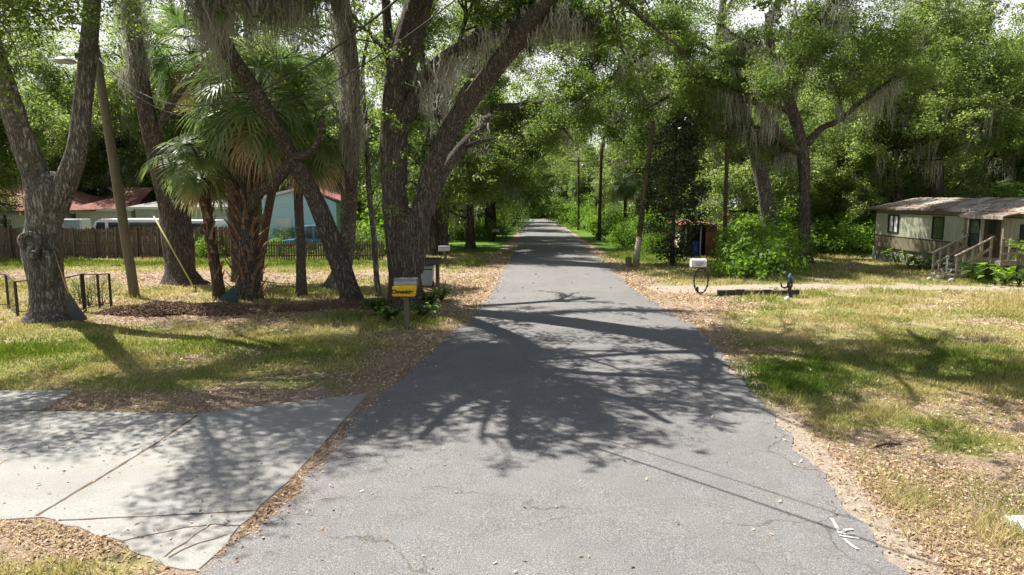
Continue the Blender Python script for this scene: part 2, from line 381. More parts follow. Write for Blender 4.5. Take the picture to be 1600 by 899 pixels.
# drive polygons (world xy)
def polyw(pxs): return np.array([G(*p)[:2] for p in pxs])
def inpoly(x, y, poly):
    x = np.asarray(x); c = np.zeros(x.shape, bool); n = len(poly); j = n - 1
    for i in range(n):
        xi, yi = poly[i]; xj, yj = poly[j]
        cond = ((yi > y) != (yj > y)) & (x < (xj - xi) * (y - yi) / (yj - yi + 1e-12) + xi)
        c ^= cond; j = i
    return c
slab_main = polyw([(-260, 652), (-60, 646), (62, 643), (180, 645), (310, 648), (400, 636), (576, 615), (550, 643), (498, 702), (444, 762), (411, 792), (378, 822), (318, 889), (290, 890), (255, 883), (190, 850), (120, 826), (60, 811), (0, 814), (-260, 822)])
slab_side = polyw([(-260, 612), (0, 611), (118, 611), (66, 641), (-60, 645.5), (-260, 651)])
def zones(x, y):
    """litter, sand, lush weights"""
    L = xl(y); Rr = xr(y)
    dl = L - x; dr = x - Rr
    lit = np.zeros_like(x)
    wl = np.interp(y, [0, 8, 12, 16, 20, 30, 45, 70], [.5, .8, 1.6, 2.4, 3.6, 3.5, 1.6, .6])
    wr = np.interp(y, [0, 6, 9, 12, 16, 20, 26, 40, 70], [1.9, 1.7, .8, .55, 1.3, 2.6, 2.2, 1.2, .6])
    lit = np.maximum(lit, np.clip(1.15 - dl / wl, 0, 1) * (dl > -1))
    lit = np.maximum(lit, np.clip(1.15 - dr / wr, 0, 1) * (dr > -1))
    def blob(cx, cy, rx, ry, k=1.0): return k * np.clip(1.5 - np.hypot((x - cx) / rx, (y - cy) / ry), 0, 1)
    for px, py, rx, ry in ((250, 492, 2.2, 1.6), (420, 492, 4.0, 1.6), (520, 478, 3.0, 1.8), (640, 480, 2.5, 1.8), (300, 440, 5, 1.7), (700, 440, 2.5, 3),
                           (200, 628, 2.6, .7), (380, 622, 2.2, .6), (90, 832, 1.2, .6), (1480, 760, 1.6, 1.3), (1440, 860, .8, .7), (1380, 690, .7, .7), (1060, 470, 2, 3)):
        c = G(px, py); lit = np.maximum(lit, blob(c[0], c[1], rx, ry, .8))
    # dirt lane on the left (D 25..34) reddish
    lane = np.clip(1.3 - np.abs(y - (28.5 + (x + 3) * -.02)) / 2.2, 0, 1) * (x < L)
    lit = np.maximum(lit, lane * .9)
    lit = np.maximum(lit, np.clip(.9 - np.abs(y - 21.5) / 1.7, 0, 1) * (x < L) * (x > -16) * .8)
    lit = np.maximum(lit, np.clip((fbm(x * .55 + 31, y * .8 + 7, 4) - .59) * 6, 0, .6) * (y < 34))
    sand = np.clip(1.25 - np.abs(y - (24.2 + (x - 8) * .045)) / 1.35, 0, 1) * (x > Rr + .6) * np.interp(x, [5, 9, 14, 19, 20], [1, 1, .75, .6, 0])
    sand = np.maximum(sand, .42 * np.clip(1.3 - np.abs(y - 29.2) / .8, 0, 1) * (x < L) * (x > -24))
    ee = .16 + .35 * fbm(y * 1.7, y * 0 + 3.3, 3)
    sand = np.maximum(sand, np.clip(1.35 - dr / (ee * 1.1), 0, 1) * (dr > -.6) * np.interp(y, [0, 12, 15], [1, 1, 0]))
    lush = np.zeros_like(x)
    lush = np.maximum(lush, .75 * np.clip(1.5 - np.abs(y - 34.5) / 1.8, 0, 1) * (x < L - 1))
    lush = np.maximum(lush, .8 * np.clip((y - 38) / 8, 0, 1))
    for px, py, rx, ry, k in ((1230, 590, 1.8, 1.4, .8), (1300, 560, 2.4, 1.4, .5), (1560, 800, 1, 1, .4), (250, 545, 4, 1.2, .5), (80, 545, 3, 1.3, .5), (560, 500, 1.5, .8, .7), (640, 505, 1.3, 1, .7), (1000, 400, 3, 5, .7), (1560, 570, 4, 2, .45)):
        c = G(px, py); lush = np.maximum(lush, blob(c[0], c[1], rx, ry, k))
    return lit, sand, lush

# ground: fine grid near, coarse apron to the horizon, one mesh
def build_ground():
    xs = np.concatenate([[-700, -350, -180, -110, -70, -50], np.arange(-40, 40.01, .3), [50, 70, 110, 180, 350, 700]])
    ys = np.concatenate([[-60, -20, -5], np.arange(1, 50, .3), np.arange(50, 135, 1.0), [150, 180, 260, 420, 800]])
    X, Y = np.meshgrid(xs, ys)
    L = xl(Y); Rr = xr(Y); d = np.maximum(L - X, X - Rr)
    Z = gz(Y) + np.clip((d - .5) / 3, 0, 1) * (fbm(X * .35, Y * .35, 3) - .5) * .22 * (np.abs(X) < 39) * (Y < 130)
    Z = gz(Y) + (Z - gz(Y)) * np.where(X < -1, np.interp(Y, [11, 15], [0, 1]), 1)
    V = np.stack([X, Y, Z], -1).reshape(-1, 3); nx = len(xs); ny = len(ys)
    I = np.arange(nx * ny).reshape(ny, nx)
    Fc = np.stack([I[:-1, :-1], I[:-1, 1:], I[1:, 1:], I[1:, :-1]], -1).reshape(-1, 4)
    me = np_mesh('ground', V, Fc, 4)
    lit, sand, lush = zones(X.ravel(), Y.ravel())
    a = me.color_attributes.new('zone', 'FLOAT_COLOR', 'POINT')
    c = np.stack([lit, sand, lush, np.ones_like(lit)], -1).astype(np.float32)
    a.data.foreach_set('color', c.ravel())
    o = link_mesh('ground', me, M['ground'], smooth=True); tag(o, kind='structure')
build_ground()
def gh(x, y):
    x = np.asarray(x, float); y = np.asarray(y, float)
    L = xl(y); Rr = xr(y); d = np.maximum(L - x, x - Rr)
    z = gz(y) + np.clip((d - .5) / 3, 0, 1) * (fbm(x * .35, y * .35, 3) - .5) * .22 * (np.abs(x) < 39) * (y < 130)
    return gz(y) + (z - gz(y)) * np.where(x < -1, np.interp(y, [11, 15], [0, 1]), 1)

def build_road():
    ys = np.concatenate([np.arange(-4, 30, .1), np.arange(30, YEND, .5)])
    la = xl(ys) + (fbm(ys * 2.2, ys * 0 + 1, 4) - .5) * .22; ra = xr(ys) + (fbm(ys * 2.0, ys * 0 + 8, 5) - .5) * .38
    n = len(ys); k = 7; V = []
    for j in range(k):
        t = j / (k - 1); x = la * (1 - t) + ra * t
        V.append(np.stack([x, ys, gz(ys) + .012 + .05 * (1 - (2 * t - 1) ** 2)], -1))
    V = np.stack(V, 1).reshape(-1, 3); I = np.arange(n * k).reshape(n, k)
    Fc = np.stack([I[:-1, :-1], I[:-1, 1:], I[1:, 1:], I[1:, :-1]], -1).reshape(-1, 4)
    o = link_mesh('road', np_mesh('road', V, Fc, 4), M['asphalt'], smooth=True); tag(o, kind='structure')
    # the bend to the left beyond
    mb = MB(); vs = []; pts = []
    yl = YEND - .01; x0, x1 = float(xl(yl)), float(xr(yl))
    cx = x0 - 22.0
    for i in range(15):
        a = i / 14 * R(85)
        for rr in (22.0, 22.0 + (x1 - x0)): vs.append((cx + rr * math.cos(a), yl + rr * math.sin(a) * .5, gz(yl) + .014 ))
    fs = [(2 * i, 2 * i + 1, 2 * i + 3, 2 * i + 2) for i in range(14)]
    mb.add(vs, fs); o = mb.build('road_bend', M['asphalt']); tag(o, kind='structure')
build_road()
def road_z(x, y):
    t = (x - xl(y)) / (xr(y) - xl(y)); return gz(y) + .012 + .05 * (1 - (2 * t - 1) ** 2)

def build_slabs():
    for nm, poly in (('driveway', slab_main), ('driveway_extension', slab_side)):
        rj = random.Random(7); pp_ = []
        for (a, b) in zip(poly, list(poly[1:]) + [poly[0]]):
            a = np.array(a); b = np.array(b); k = max(1, int(np.linalg.norm(b - a) / .16)); soil = nm == 'driveway' and a[1] < 7.6 and a[0] < -2.4
            for i in range(k):
                q = a + (b - a) * i / k; j_ = .035 if soil else .007
                pp_.append((q[0] + rj.uniform(-j_, j_), q[1] + rj.uniform(-j_, j_)))
        poly = pp_; mb = MB(); n = len(poly)
        pts = [(p[0], p[1], gz(p[1]) - .074) for p in poly]
        mb.prism(pts, None, (0, 0, .085)); o = mb.build(nm, M['concrete'], bevel=.008); tag(o, kind='structure')
    # joints and cracks: slim dirt-filled grooves
    mb = MB(); rr = random.Random(5)
    def line(pxs, w_, wob=.012):
        pts = [G(*p) for p in pxs]; out = []
        for a, b in zip(pts[:-1], pts[1:]):
            n = max(2, int(np.linalg.norm(b - a) / .12))
            for i in range(n): out.append(a + (b - a) * i / n)
        out.append(pts[-1])
        vs = []; fs = []
        for i, p in enumerate(out):
            d = out[min(i + 1, len(out) - 1)] - out[max(i - 1, 0)]; nn = np.array([-d[1], d[0], 0]); nn /= np.linalg.norm(nn)
            ww = w_ * rr.uniform(.5, 1.3); off = rr.uniform(-wob, wob)
            for s_ in (-1, 1): q = p + nn * (off + s_ * ww / 2); vs.append((q[0], q[1], gz(q[1]) + .015))
        for i in range(len(out) - 1): fs.append((2 * i, 2 * i + 1, 2 * i + 3, 2 * i + 2))
        mb.add(vs, fs)
    line([(308, 650), (240, 697), (150, 752), (57, 808)], .035, .006)
    line([(92, 815), (250, 808), (400, 800)], .02, .004)
    line([(182, 850), (240, 838), (290, 825), (335, 822), (375, 823)], .018, .02)
    line([(256, 872), (290, 850), (327, 824)], .018, .02)
    line([(262, 873), (310, 852), (356, 838)], .018, .02)
    o = mb.build('driveway_joints', simple('joint_dirt', (.16, .11, .075), .95, .4, 9)); tag(o, kind='structure')
    # gravelled asphalt lane that leaves the road to the left
    mb = MB(); pl = polyw([(790, 421), (740, 424), (660, 429), (560, 433), (420, 436), (260, 432), (100, 436), (-200, 436), (-200, 426), (100, 427), (300, 425), (500, 424), (650, 420), (760, 416), (790, 414)])
    mb.add([(p[0], p[1], float(gh(p[0], p[1])) + .06) for p in pl], [tuple(range(len(pl)))])
build_slabs()

# painted mark on the asphalt
def paint_mark():
    mb = MB(); rr = random.Random(2)
    strokes = [[(1299, 813), (1306, 826), (1312, 838)], [(1308, 833), (1320, 838), (1334, 838)], [(1311, 841), (1325, 843), (1342, 845)], [(1318, 846), (1328, 855), (1340, 863)], [(1312, 838), (1322, 832), (1333, 831)]]
    for k, s_ in enumerate(strokes):
        pts = [G(*p) for p in s_]; vs = []
        fine = []
        for a, b in zip(pts[:-1], pts[1:]):
            for i in range(5): fine.append(a + (b - a) * i / 5)
        fine.append(pts[-1])
        for i, p in enumerate(fine):
            d = fine[min(i + 1, len(fine) - 1)] - fine[max(i - 1, 0)]; nn = np.array([-d[1], d[0], 0]); nn /= np.linalg.norm(nn)
            ww = .032 * rr.uniform(.7, 1.2)
            for q in (p + nn * ww / 2, p - nn * ww / 2): vs.append((q[0], q[1], float(road_z(q[0], q[1])) + .004 + .0012 * k))
        mb.add(vs, [(2 * i, 2 * i + 1, 2 * i + 3, 2 * i + 2) for i in range(len(fine) - 1)])
    o = mb.build('survey_mark', simple('sprayed_white_paint', (.60, .60, .585), .85, .6, 45, .1)); tag(o, kind='structure')
paint_mark()

# ------------------------------------------------------------------ foliage builders
def leaves(C, rad, n_per, size, rs, flat=.7, up=.6, aspect=.45):
    """rhombus leaves round clump centres C (k,3). rad array or scalar"""
    C = np.asarray(C); k = len(C); rad = np.broadcast_to(np.asarray(rad, float), (k,))
    N = k * n_per; idx = np.repeat(np.arange(k), n_per)
    g = rs.normal(0, 1, (N, 3)); g /= np.linalg.norm(g, axis=1)[:, None] + 1e-9
    g *= (rs.rand(N, 1) ** .45); g[:, 2] *= flat
    c = C[idx] + g * rad[idx][:, None]
    nrm = rs.normal(0, 1, (N, 3)); nrm[:, 2] += up * 2; nrm += g * .8; nrm /= np.linalg.norm(nrm, axis=1)[:, None]
    a = rs.normal(0, 1, (N, 3)); a -= nrm * (a * nrm).sum(1)[:, None]; a /= np.linalg.norm(a, axis=1)[:, None] + 1e-9
    b = np.cross(nrm, a); s = size * rs.uniform(.6, 1.3, (N, 1))
    V = np.stack([c - a * s * .5, c + b * s * aspect * .5 + a * s * .05, c + a * s * .5, c - b * s * aspect * .5 + a * s * .05], 1)
    val = np.clip(rs.rand(N) * .45 + np.repeat(rs.rand(k), n_per) * .55, 0, 1)
    return V.reshape(-1, 3), val
def leaf_obj(name, V, val, mat, parent=None, origin=None, nv=4):
    L = wloc(parent) if parent is not None else np.array(origin if origin is not None else (0, 0, 0))
    V = V - L
    Fc = np.arange(len(V), dtype=np.int32).reshape(-1, nv)
    me = np_mesh(name, V, Fc, nv); face_attr(me, 'v', val)
    return link_mesh(name, me, mat, parent, L if parent is None else None)
def moss(points, rs, per=22, lmin=.3, lmax=1.3, width=.035, spread=.16):
    """hanging strands below each point: crossed wavy ribbons"""
    points = np.asarray(points); k = len(points); N = k * per; idx = np.repeat(np.arange(k), per)
    lk = rs.uniform(lmin, lmax, k)
    off = rs.normal(0, 1, (N, 3)) * spread; off[:, 2] *= .4
    Ln = lk[idx] * rs.uniform(.35, 1, N); seg = 7
    base = points[idx] + off; az = rs.rand(N) * math.pi * 2; w0 = width * rs.uniform(.5, 1.4, N)
    cent = []; wd = []
    cur = base.copy(); drift = rs.normal(0, .05, (N, 2))
    for j in range(seg + 1):
        cent.append(cur.copy()); t = j / seg; wd.append(w0 * (1 - t * .85) * rs.uniform(.5, 1.3, N))
        cur[:, 2] -= Ln / seg; cur[:, :2] += drift * Ln[:, None] / seg + rs.normal(0, .032, (N, 2)) - off[:, :2] * .09
    quads = []
    dx = np.stack([np.cos(az), np.sin(az), np.zeros(N)], -1)
    for j in range(seg):
        a, b = cent[j], cent[j + 1]; wa = wd[j][:, None] * dx / 2; wb = wd[j + 1][:, None] * dx / 2
        quads.append(np.stack([a - wa, a + wa, b + wb, b - wb], 1))
    V = np.concatenate(quads, 0).reshape(-1, 3); val = np.tile(np.clip(rs.rand(k)[idx] * .6 + rs.rand(N) * .4, 0, 1), seg)
    return V, val

class Tree:
    def __init__(s, seed): s.rs = np.random.RandomState(seed); s.tubes = []; s.tips = []; s.moss = []; s.low = []
    def limb(s, ctrl):
        """ctrl: list of (point, radius) -> smooth polyline"""
        pts = [np.array(c[0], float) for c in ctrl]; rd = [c[1] for c in ctrl]; out = []; ro = []
        n = len(pts)
        for i in range(n - 1):
            p0 = pts[max(i - 1, 0)]; p1 = pts[i]; p2 = pts[i + 1]; p3 = pts[min(i + 2, n - 1)]
            k = max(2, int(np.linalg.norm(p2 - p1) / max(.25, rd[i] * .5)))
            for j in range(k):
                t = j / k
                out.append(.5 * ((2 * p1) + (-p0 + p2) * t + (2 * p0 - 5 * p1 + 4 * p2 - p3) * t * t + (-p0 + 3 * p1 - 3 * p2 + p3) * t ** 3)); ro.append(rd[i] * (1 - t) + rd[i + 1] * t)
        out.append(pts[-1]); ro.append(rd[-1]); s.tubes.append((out, ro)); return out, ro
    def grow(s, p, d, L, r, lvl, up=.05, wander=.22, kids=(3, 5), clump=True):
        rs = s.rs; n = max(3, int(L / .45)); st = L / n; p = np.array(p, float); d = np.array(d, float); d /= np.linalg.norm(d)
        pts = [p]; rr = [r]
        for i in range(n):
            d = d + rs.normal(0, wander, 3) * .6; d[2] += up * .5; d /= np.linalg.norm(d); p = p + d * st; pts.append(p); rr.append(r * (1 - .68 * (i + 1) / n))
        s.tubes.append((pts, rr))
        if lvl > 0:
            for k in range(rs.randint(kids[0], kids[1] + 1)):
                t = rs.uniform(.25, .95); i = min(n - 1, int(t * n)); base = pts[i]; dd = pts[i + 1] - pts[i]; dd /= np.linalg.norm(dd)
                q = rs.normal(0, 1, 3); q -= dd * np.dot(q, dd); q[2] *= .55; q /= np.linalg.norm(q); an = rs.uniform(.5, 1.15)
                s.grow(base, dd * math.cos(an) + q * math.sin(an), L * rs.uniform(.45, .72), rr[i] * rs.uniform(.5, .75), lvl - 1, up, wander, kids)
            if r > .04:
                for k in range(n): s.moss.append(pts[k])
        if lvl <= 1:
            for i in range(int(n * .35), n + 1):
                if lvl == 0 or rs.rand() < .35: s.tips.append(pts[i])
            s.low.append(pts[-1])
    def sprout(s, limb, t0=.3, n=6, L=(2.5, 4.5), lvl=2, up=.05, rk=.45, side=None):
        pts, rr = limb; m = len(pts); rs = s.rs
        for k in range(n):
            t = t0 + (1 - t0) * (k + rs.rand() * .7) / n; i = min(m - 2, int(t * (m - 1))); dd = pts[i + 1] - pts[i]; dd /= np.linalg.norm(dd) + 1e-9
            q = rs.normal(0, 1, 3)
            if side is not None: q += np.array(side, float) * 1.5
            q -= dd * np.dot(q, dd); q /= np.linalg.norm(q); an = rs.uniform(.6, 1.2)
            s.grow(pts[i], dd * math.cos(an) + q * math.sin(an), rs.uniform(*L), rr[i] * rk, lvl, up)
    def bark(s, name, mat, parent, flare=0, rough=.07):
        mb = MB(); rs = s.rs
        for ti, (pts, rr) in enumerate(s.tubes):
            r0 = max(rr); n = 22 if r0 > .3 else 14 if r0 > .15 else 8 if r0 > .05 else 5 if r0 > .02 else 3
            ph = rs.rand(4) * 6.28; z0 = pts[0][2]
            def mod(i, ang, p, ph=ph, z0=z0, r0=r0, ti=ti):
                k = 1 + rough * (np.sin(ang * 3 + ph[0] + p[2] * .8) + .7 * np.sin(ang * 5 + ph[1] - p[2] * 1.3) + .6 * np.sin(ang * 8 + ph[2] + p[2] * 2.1))
                if flare and ti == 0:
                    h = max(0, 1 - (p[2] - z0) / .9); k = k + flare * h * h * (.6 + .6 * np.abs(np.sin(ang * 2.5 + ph[3])))
                return k
            mb.tube(pts, rr, n, mod=mod if r0 > .08 else None)
        return mb.build(name, mat, parent, smooth=True)
def px_limb(T, lst):
    """lst: (px,py,D,halfwidth px)"""
    return T.limb([(P(a, b, D), .82 * hw * D / F) for a, b, D, hw in lst])

def finish_tree(T, root, bark='bark', leafm='oak_leaf', size=.085, n_per=60, rad=.5, moss_n=60, moss_kw=None, flare=.5, flat=.7, moss_pts=None):
    T.bark('trunk', M[bark], root, flare)
    rs = T.rs
    if T.tips:
        C = np.array(T.tips) + rs.normal(0, .08, (len(T.tips), 3))
        V, val = leaves(C, rs.uniform(rad * .6, rad * 1.25, len(C)), n_per, size, rs, flat)
        leaf_obj('crown', V, val, M[leafm], root)
    mp = list(moss_pts) if moss_pts is not None else []
    if T.moss and moss_n: mp += [T.moss[i] for i in rs.choice(len(T.moss), min(moss_n, len(T.moss)), replace=False)]
    if mp:
        V, val = moss(np.array(mp), rs, **(moss_kw or {})); leaf_obj('spanish_moss', V, val, M['moss'], root)

# ------------------------------------------------------------------ FOREGROUND TREES
def base_at(px, py): 
    g = G(px, py); g[2] = float(gh(g[0], g[1])); return g

# left oak
b = base_at(75, 500); D = b[1]
root = thing('oak_tree', b, 'large forked grey oak with a knotty burl, at the far left of the lawn', 'oak tree')
T = Tree(11)
px_limb(T, [(80, 508, D, 40), (78, 480, D, 34), (72, 440, D, 30), (66, 395, D, 33), (70, 350, D, 28), (74, 315, D, 33), (78, 285, D, 26), (80, 268, D, 10)])
l1 = px_limb(T, [(70, 330, D, 24), (58, 280, D, 24), (36, 220, D - .3, 20), (14, 150, D - .7, 18), (-8, 80, D - 1.2, 17), (-40, -20, D - 2, 15), (-60, -120, D - 3, 12)])
l2 = px_limb(T, [(84, 325, D, 23), (102, 285, D, 20), (120, 230, D, 17), (131, 150, D, 15.5), (141, 60, D, 14.5), (147, -30, D - .3, 13), (160, -140, D - .8, 13)])
for l, sd in ((l1, (.6, -.6, .2)), (l2, (.8, 0, .2))):
    T.sprout(l, .82, 5, (3, 4.6), 2, .04, .4, side=sd)
T.grow(l1[0][-1], (.2, -.5, .6), 4, .12, 2); T.grow(l2[0][-1], (.5, -.4, .6), 4.2, .14, 2); T.grow(l2[0][-1], (.9, .2, .4), 4.2, .14, 2)
T.sprout(l1, .55, 2, (1.2, 2), 1, .0, .2, side=(-.5, .6, 0))
for d in ((.9, -.6, .3), (.3, .8, .4), (-.6, .5, .4), (1, .3, .2)): T.grow(l2[0][-1], d, 4.6, .12, 2, .02); T.grow(l1[0][-1], (d[0], d[1], d[2]), 4.2, .11, 2, .02)
T.bark('trunk', M['bark'], root, .45)
V, val = leaves(np.array(T.tips), .5, 90, .10, T.rs); leaf_obj('crown', V, val, M['oak_leaf'], root)
V, val = moss(np.array([T.moss[i] for i in T.rs.choice(len(T.moss), 50, replace=False)]), T.rs, 26, .3, 1.1); leaf_obj('spanish_moss', V, val, M['moss'], root)
# burl with a ring of bark and a broken stub
mb = MB(); c = P(50, 383, D - .40)
ringp = [c + np.array([.21 * math.cos(a), -.05 + .05 * math.sin(a * 2), .30 * math.sin(a)]) for a in np.linspace(0, 2 * math.pi, 25)]
mb.tube(ringp, [.07 + .02 * math.sin(3 * a) for a in np.linspace(0, 6.28, 25)], 10, mod=lambda i, ang, p: 1 + .12 * np.sin(ang * 3 + i))
mb.tube([P(58, 392, D - .35), P(55, 398, D - .55), P(50, 402, D - .78)], [.13, .10, .05], 10, mod=lambda i, ang, p: 1 + .14 * np.sin(ang * 3 + i * 2))
mb.tube([P(62, 385, D - .34), P(78, 400, D - .42), P(80, 430, D - .44), P(76, 455, D - .36)], [.07, .11, .09, .03], 10)
mb.build('burl', M['bark'], root, smooth=True)

# second oak, behind the red lane
b = base_at(282, 442); D = b[1]
root = thing('oak_tree', b, 'dark thick oak between leaning utility pole and small palm, yellow pole against it', 'oak tree')
T = Tree(12)
l = px_limb(T, [(285, 448, D, 32), (282, 425, D, 25), (278, 380, D, 27), (270, 320, D, 27), (255, 270, D - .3, 21), (235, 200, D - .8, 16), (220, 120, D - 1.2, 14), (208, 40, D - 1.6, 14), (205, -60, D - 2, 13), (220, -160, D - 2, 10)])
l2 = px_limb(T, [(240, 215, D - .7, 8), (262, 170, D - 1, 6), (300, 120, D - 1.5, 5), (330, 60, D - 2, 4)])
T.sprout(l, .84, 4, (2, 3.2), 2, .04, .35, side=(-1.2, .6, .2)); T.grow(l[0][-1], (-1, -.3, .3), 3.8, .14, 2); T.grow(l[0][-1], (-.2, 1, .35), 4.2, .14, 2); T.grow(l[0][-1], (.5, .6, .5), 3.6, .12, 2)
mp = [l[0][i] + np.array([T.rs.normal(0, .22), -.15, 0]) for i in range(int(len(l[0]) * .55), len(l[0])) for _ in range(4)]
finish_tree(T, root, 'bark_dark', size=.10, n_per=60, rad=.5, moss_n=40, moss_pts=mp, moss_kw=dict(per=24, lmin=.4, lmax=1.3), flare=.6)

# leaning oak
b = base_at(548, 472); D = b[1]
root = thing('oak_tree', b, 'slender oak that leans far left above the pale palm trunk, beside the double oak', 'oak tree')
T = Tree(13)
l = px_limb(T, [(550, 478, D, 20), (545, 455, D, 18), (532, 415, D, 19), (512, 360, D - .1, 17), (490, 305, D - .4, 15), (465, 262, D - .8, 15), (438, 215, D - 1.4, 14), (405, 155, D - 2.2, 14), (365, 95, D - 3.2, 14), (330, 30, D - 4.2, 15), (300, -60, D - 5.2, 14), (290, -150, D - 6, 12)])
l2 = px_limb(T, [(455, 250, D - 1, 12), (430, 285, D - .6, 11), (405, 300, D - .2, 12), (392, 330, D, 9)])
l3 = px_limb(T, [(450, 235, D - 1.1, 10), (470, 245, D - 1.3, 8), (495, 225, D - 1.6, 5), (505, 180, D - 2, 3)])
T.sprout(l, .82, 4, (2.4, 3.6), 2, .03, .35, side=(-.2, .2, .3)); T.grow(l[0][-1], (-.1, .1, .7), 3.0, .15, 2)
mp = [l[0][i] + np.array([T.rs.normal(0, .15), T.rs.normal(0, .15), -.05]) for i in range(int(len(l[0]) * .72), len(l[0]) - 4) for _ in range(1)]
for px0, w0, k0, D0 in ((435, 30, 46, 16.5), (318, 14, 14, 15), (345, 10, 10, 15.5), (395, 14, 14, 16), (480, 12, 12, 17)):
    br = T.limb([(l[0][-6], .05), (P((330 + px0) / 2, -60, (D0 + 16) / 2), .04), (P(px0 + w0, -35, D0), .02)])
    for k in range(k0): mp.append(P(px0 + T.rs.uniform(-w0, w0), T.rs.uniform(-60, 0), D0 + T.rs.uniform(-.3, .3)))
finish_tree(T, root, 'bark_dark', size=.10, n_per=70, rad=.5, moss_n=30, moss_pts=mp, moss_kw=dict(per=24, lmin=.6, lmax=1.9, width=.028), flare=.35)

# mossy straight oak: leans towards the camera, its crown shades the road
b = base_at(528, 447); D = b[1]
root = thing('oak_tree', b, 'straight grey oak wrapped in hanging moss, just left of the double oak', 'oak tree')
T = Tree(14)
l = px_limb(T, [(528, 452, D, 24), (532, 430, D, 18), (540, 380, D - .5, 16), (545, 310, D - 1.5, 15), (548, 220, D - 3.5, 16), (548, 120, D - 5.8, 16), (535, 20, D - 7.5, 16), (500, -60, D - 8.6, 17), (440, -130, D - 9.6, 17)])
e = l[0][-1]
for d, L_ in (((-.25, -1, .2), 4.0), ((-1, -.55, .22), 4.2), ((.95, .0, .2), 4.0), ((-.5, .5, .4), 3.4), ((.5, -.7, .2), 3.6), ((-.75, -1, .25), 4.0)):
    T.grow(e, d, L_, .17, 3, .02, .25, (3, 4))
T.sprout(l, .86, 3, (2.5, 4), 2, .02, .3, side=(.6, -.3, 0))
mp = [l[0][i] + np.array([T.rs.normal(0, .15), T.rs.normal(-.05, .15), 0]) for i in range(int(len(l[0]) * .42), len(l[0]) - 3) for _ in range(4)]
finish_tree(T, root, 'bark', size=.12, n_per=21, rad=.23, moss_n=25, moss_pts=mp, moss_kw=dict(per=16, lmin=.3, lmax=1.3, spread=.14), flare=.4)

# double oak
b = base_at(645, 478); D = b[1]
root = thing('oak_tree', b, 'massive double-trunked oak behind the yellow newspaper box, one trunk arching roadward', 'oak tree')
T = Tree(15)
px_limb(T, [(636, 484, D, 36), (635, 462, D, 31), (633, 420, D, 29), (634, 385, D, 32), (638, 350, D, 28), (640, 325, D, 14)])
l1 = px_limb(T, [(624, 430, D, 20), (620, 370, D, 23), (617, 300, D, 24), (617, 220, D, 25), (622, 140, D - .2, 26), (636, 70, D - .6, 24), (656, 0, D - 1.1, 23), (685, -80, D - 1.8, 20), (700, -160, D - 2.5, 16)])
l2 = px_limb(T, [(645, 425, D, 19), (652, 370, D, 20), (663, 310, D - .1, 19), (686, 240, D - .4, 18), (725, 170, D - 1, 17), (775, 105, D - 1.8, 17), (822, 45, D - 2.6, 17), (862, -10, D - 3.4, 16), (920, -80, D - 4.2, 14), (960, -150, D - 5, 11)])
l3 = px_limb(T, [(632, 185, D - .2, 16), (650, 150, D - .5, 14), (668, 118, D - .9, 13), (700, 88, D - 1.3, 12), (745, 62, D - 1.8, 11), (800, 40, D - 2.2, 10), (850, 28, D - 2.6, 8), (890, 20, D - 3, 7), (925, 42, D - 3.3, 4)])
l4 = px_limb(T, [(612, 120, D, 9), (606, 50, D + .2, 9), (600, -30, D + .3, 8), (590, -120, D, 6)])
l5 = px_limb(T, [(662, 345, D + .8, 12), (690, 275, D + 1.5, 11), (720, 232, D + 2.2, 10), (748, 205, D + 2.8, 8), (766, 180, D + 3.3, 5)])
l6 = px_limb(T, [(700, 225, D - .4, 7), (680, 150, D + .5, 6), (720, 80, D + 1.5, 5), (790, 20, D + 2.3, 5)])
for l, k in ((l1, 5), (l2, 6)):
    T.sprout(l, .84, k, (3, 4.8), 2, .03, .35, side=(.7, -.2, .1))
for d, L_ in (((1, -.1, .25), 5), ((.7, .7, .3), 5), ((.8, -.7, .25), 4.6), ((.3, .2, .8), 4)): T.grow(l2[0][-1], d, L_, .17, 2, .02, .22, (4, 5))
for d, L_ in (((.2, .8, .5), 4.5), ((-.7, .2, .5), 4.5), ((.6, -.3, .5), 4.5)): T.grow(l1[0][-1], d, L_, .17, 2, .02, .22, (3, 5))
T.sprout(l3, .4, 8, (1.0, 2.0), 2, .08, .4, side=(.2, .6, .4)); T.sprout(l2, .6, 5, (1.2, 2.4), 2, .08, .2, side=(.5, .5, .6)); T.sprout(l1, .45, 4, (1.4, 2.6), 2, .06, .2, side=(-.6, .8, .3)); T.sprout(l5, .6, 3, (1, 2), 1, 0, .5); T.sprout(l6, .5, 4, (1, 2), 1, 0, .5)
mp = [l3[0][i] + T.rs.normal(0, .12, 3) for i in range(4, len(l3[0])) for _ in range(3)]
mp += [l6[0][i] + T.rs.normal(0, .12, 3) for i in range(4, len(l6[0])) for _ in range(3)]
finish_tree(T, root, 'bark_dark', size=.12, n_per=22, rad=.26, moss_n=60, moss_pts=mp, moss_kw=dict(per=24, lmin=.25, lmax=1.1), flare=.3)
# vine leaves up the trunk and at the foot
rs = np.random.RandomState(4)
C = [P(px + rs.normal(0, 9), py, D - .75) for px, py in [(645, 130), (620, 200), (650, 240), (660, 190), (610, 260), (655, 300), (690, 200), (600, 180), (640, 90), (625, 330)]]
V, val = leaves(np.array(C), .3, 60, .09, rs); leaf_obj('climbing_vine', V, val, M['bush_leaf'], root)

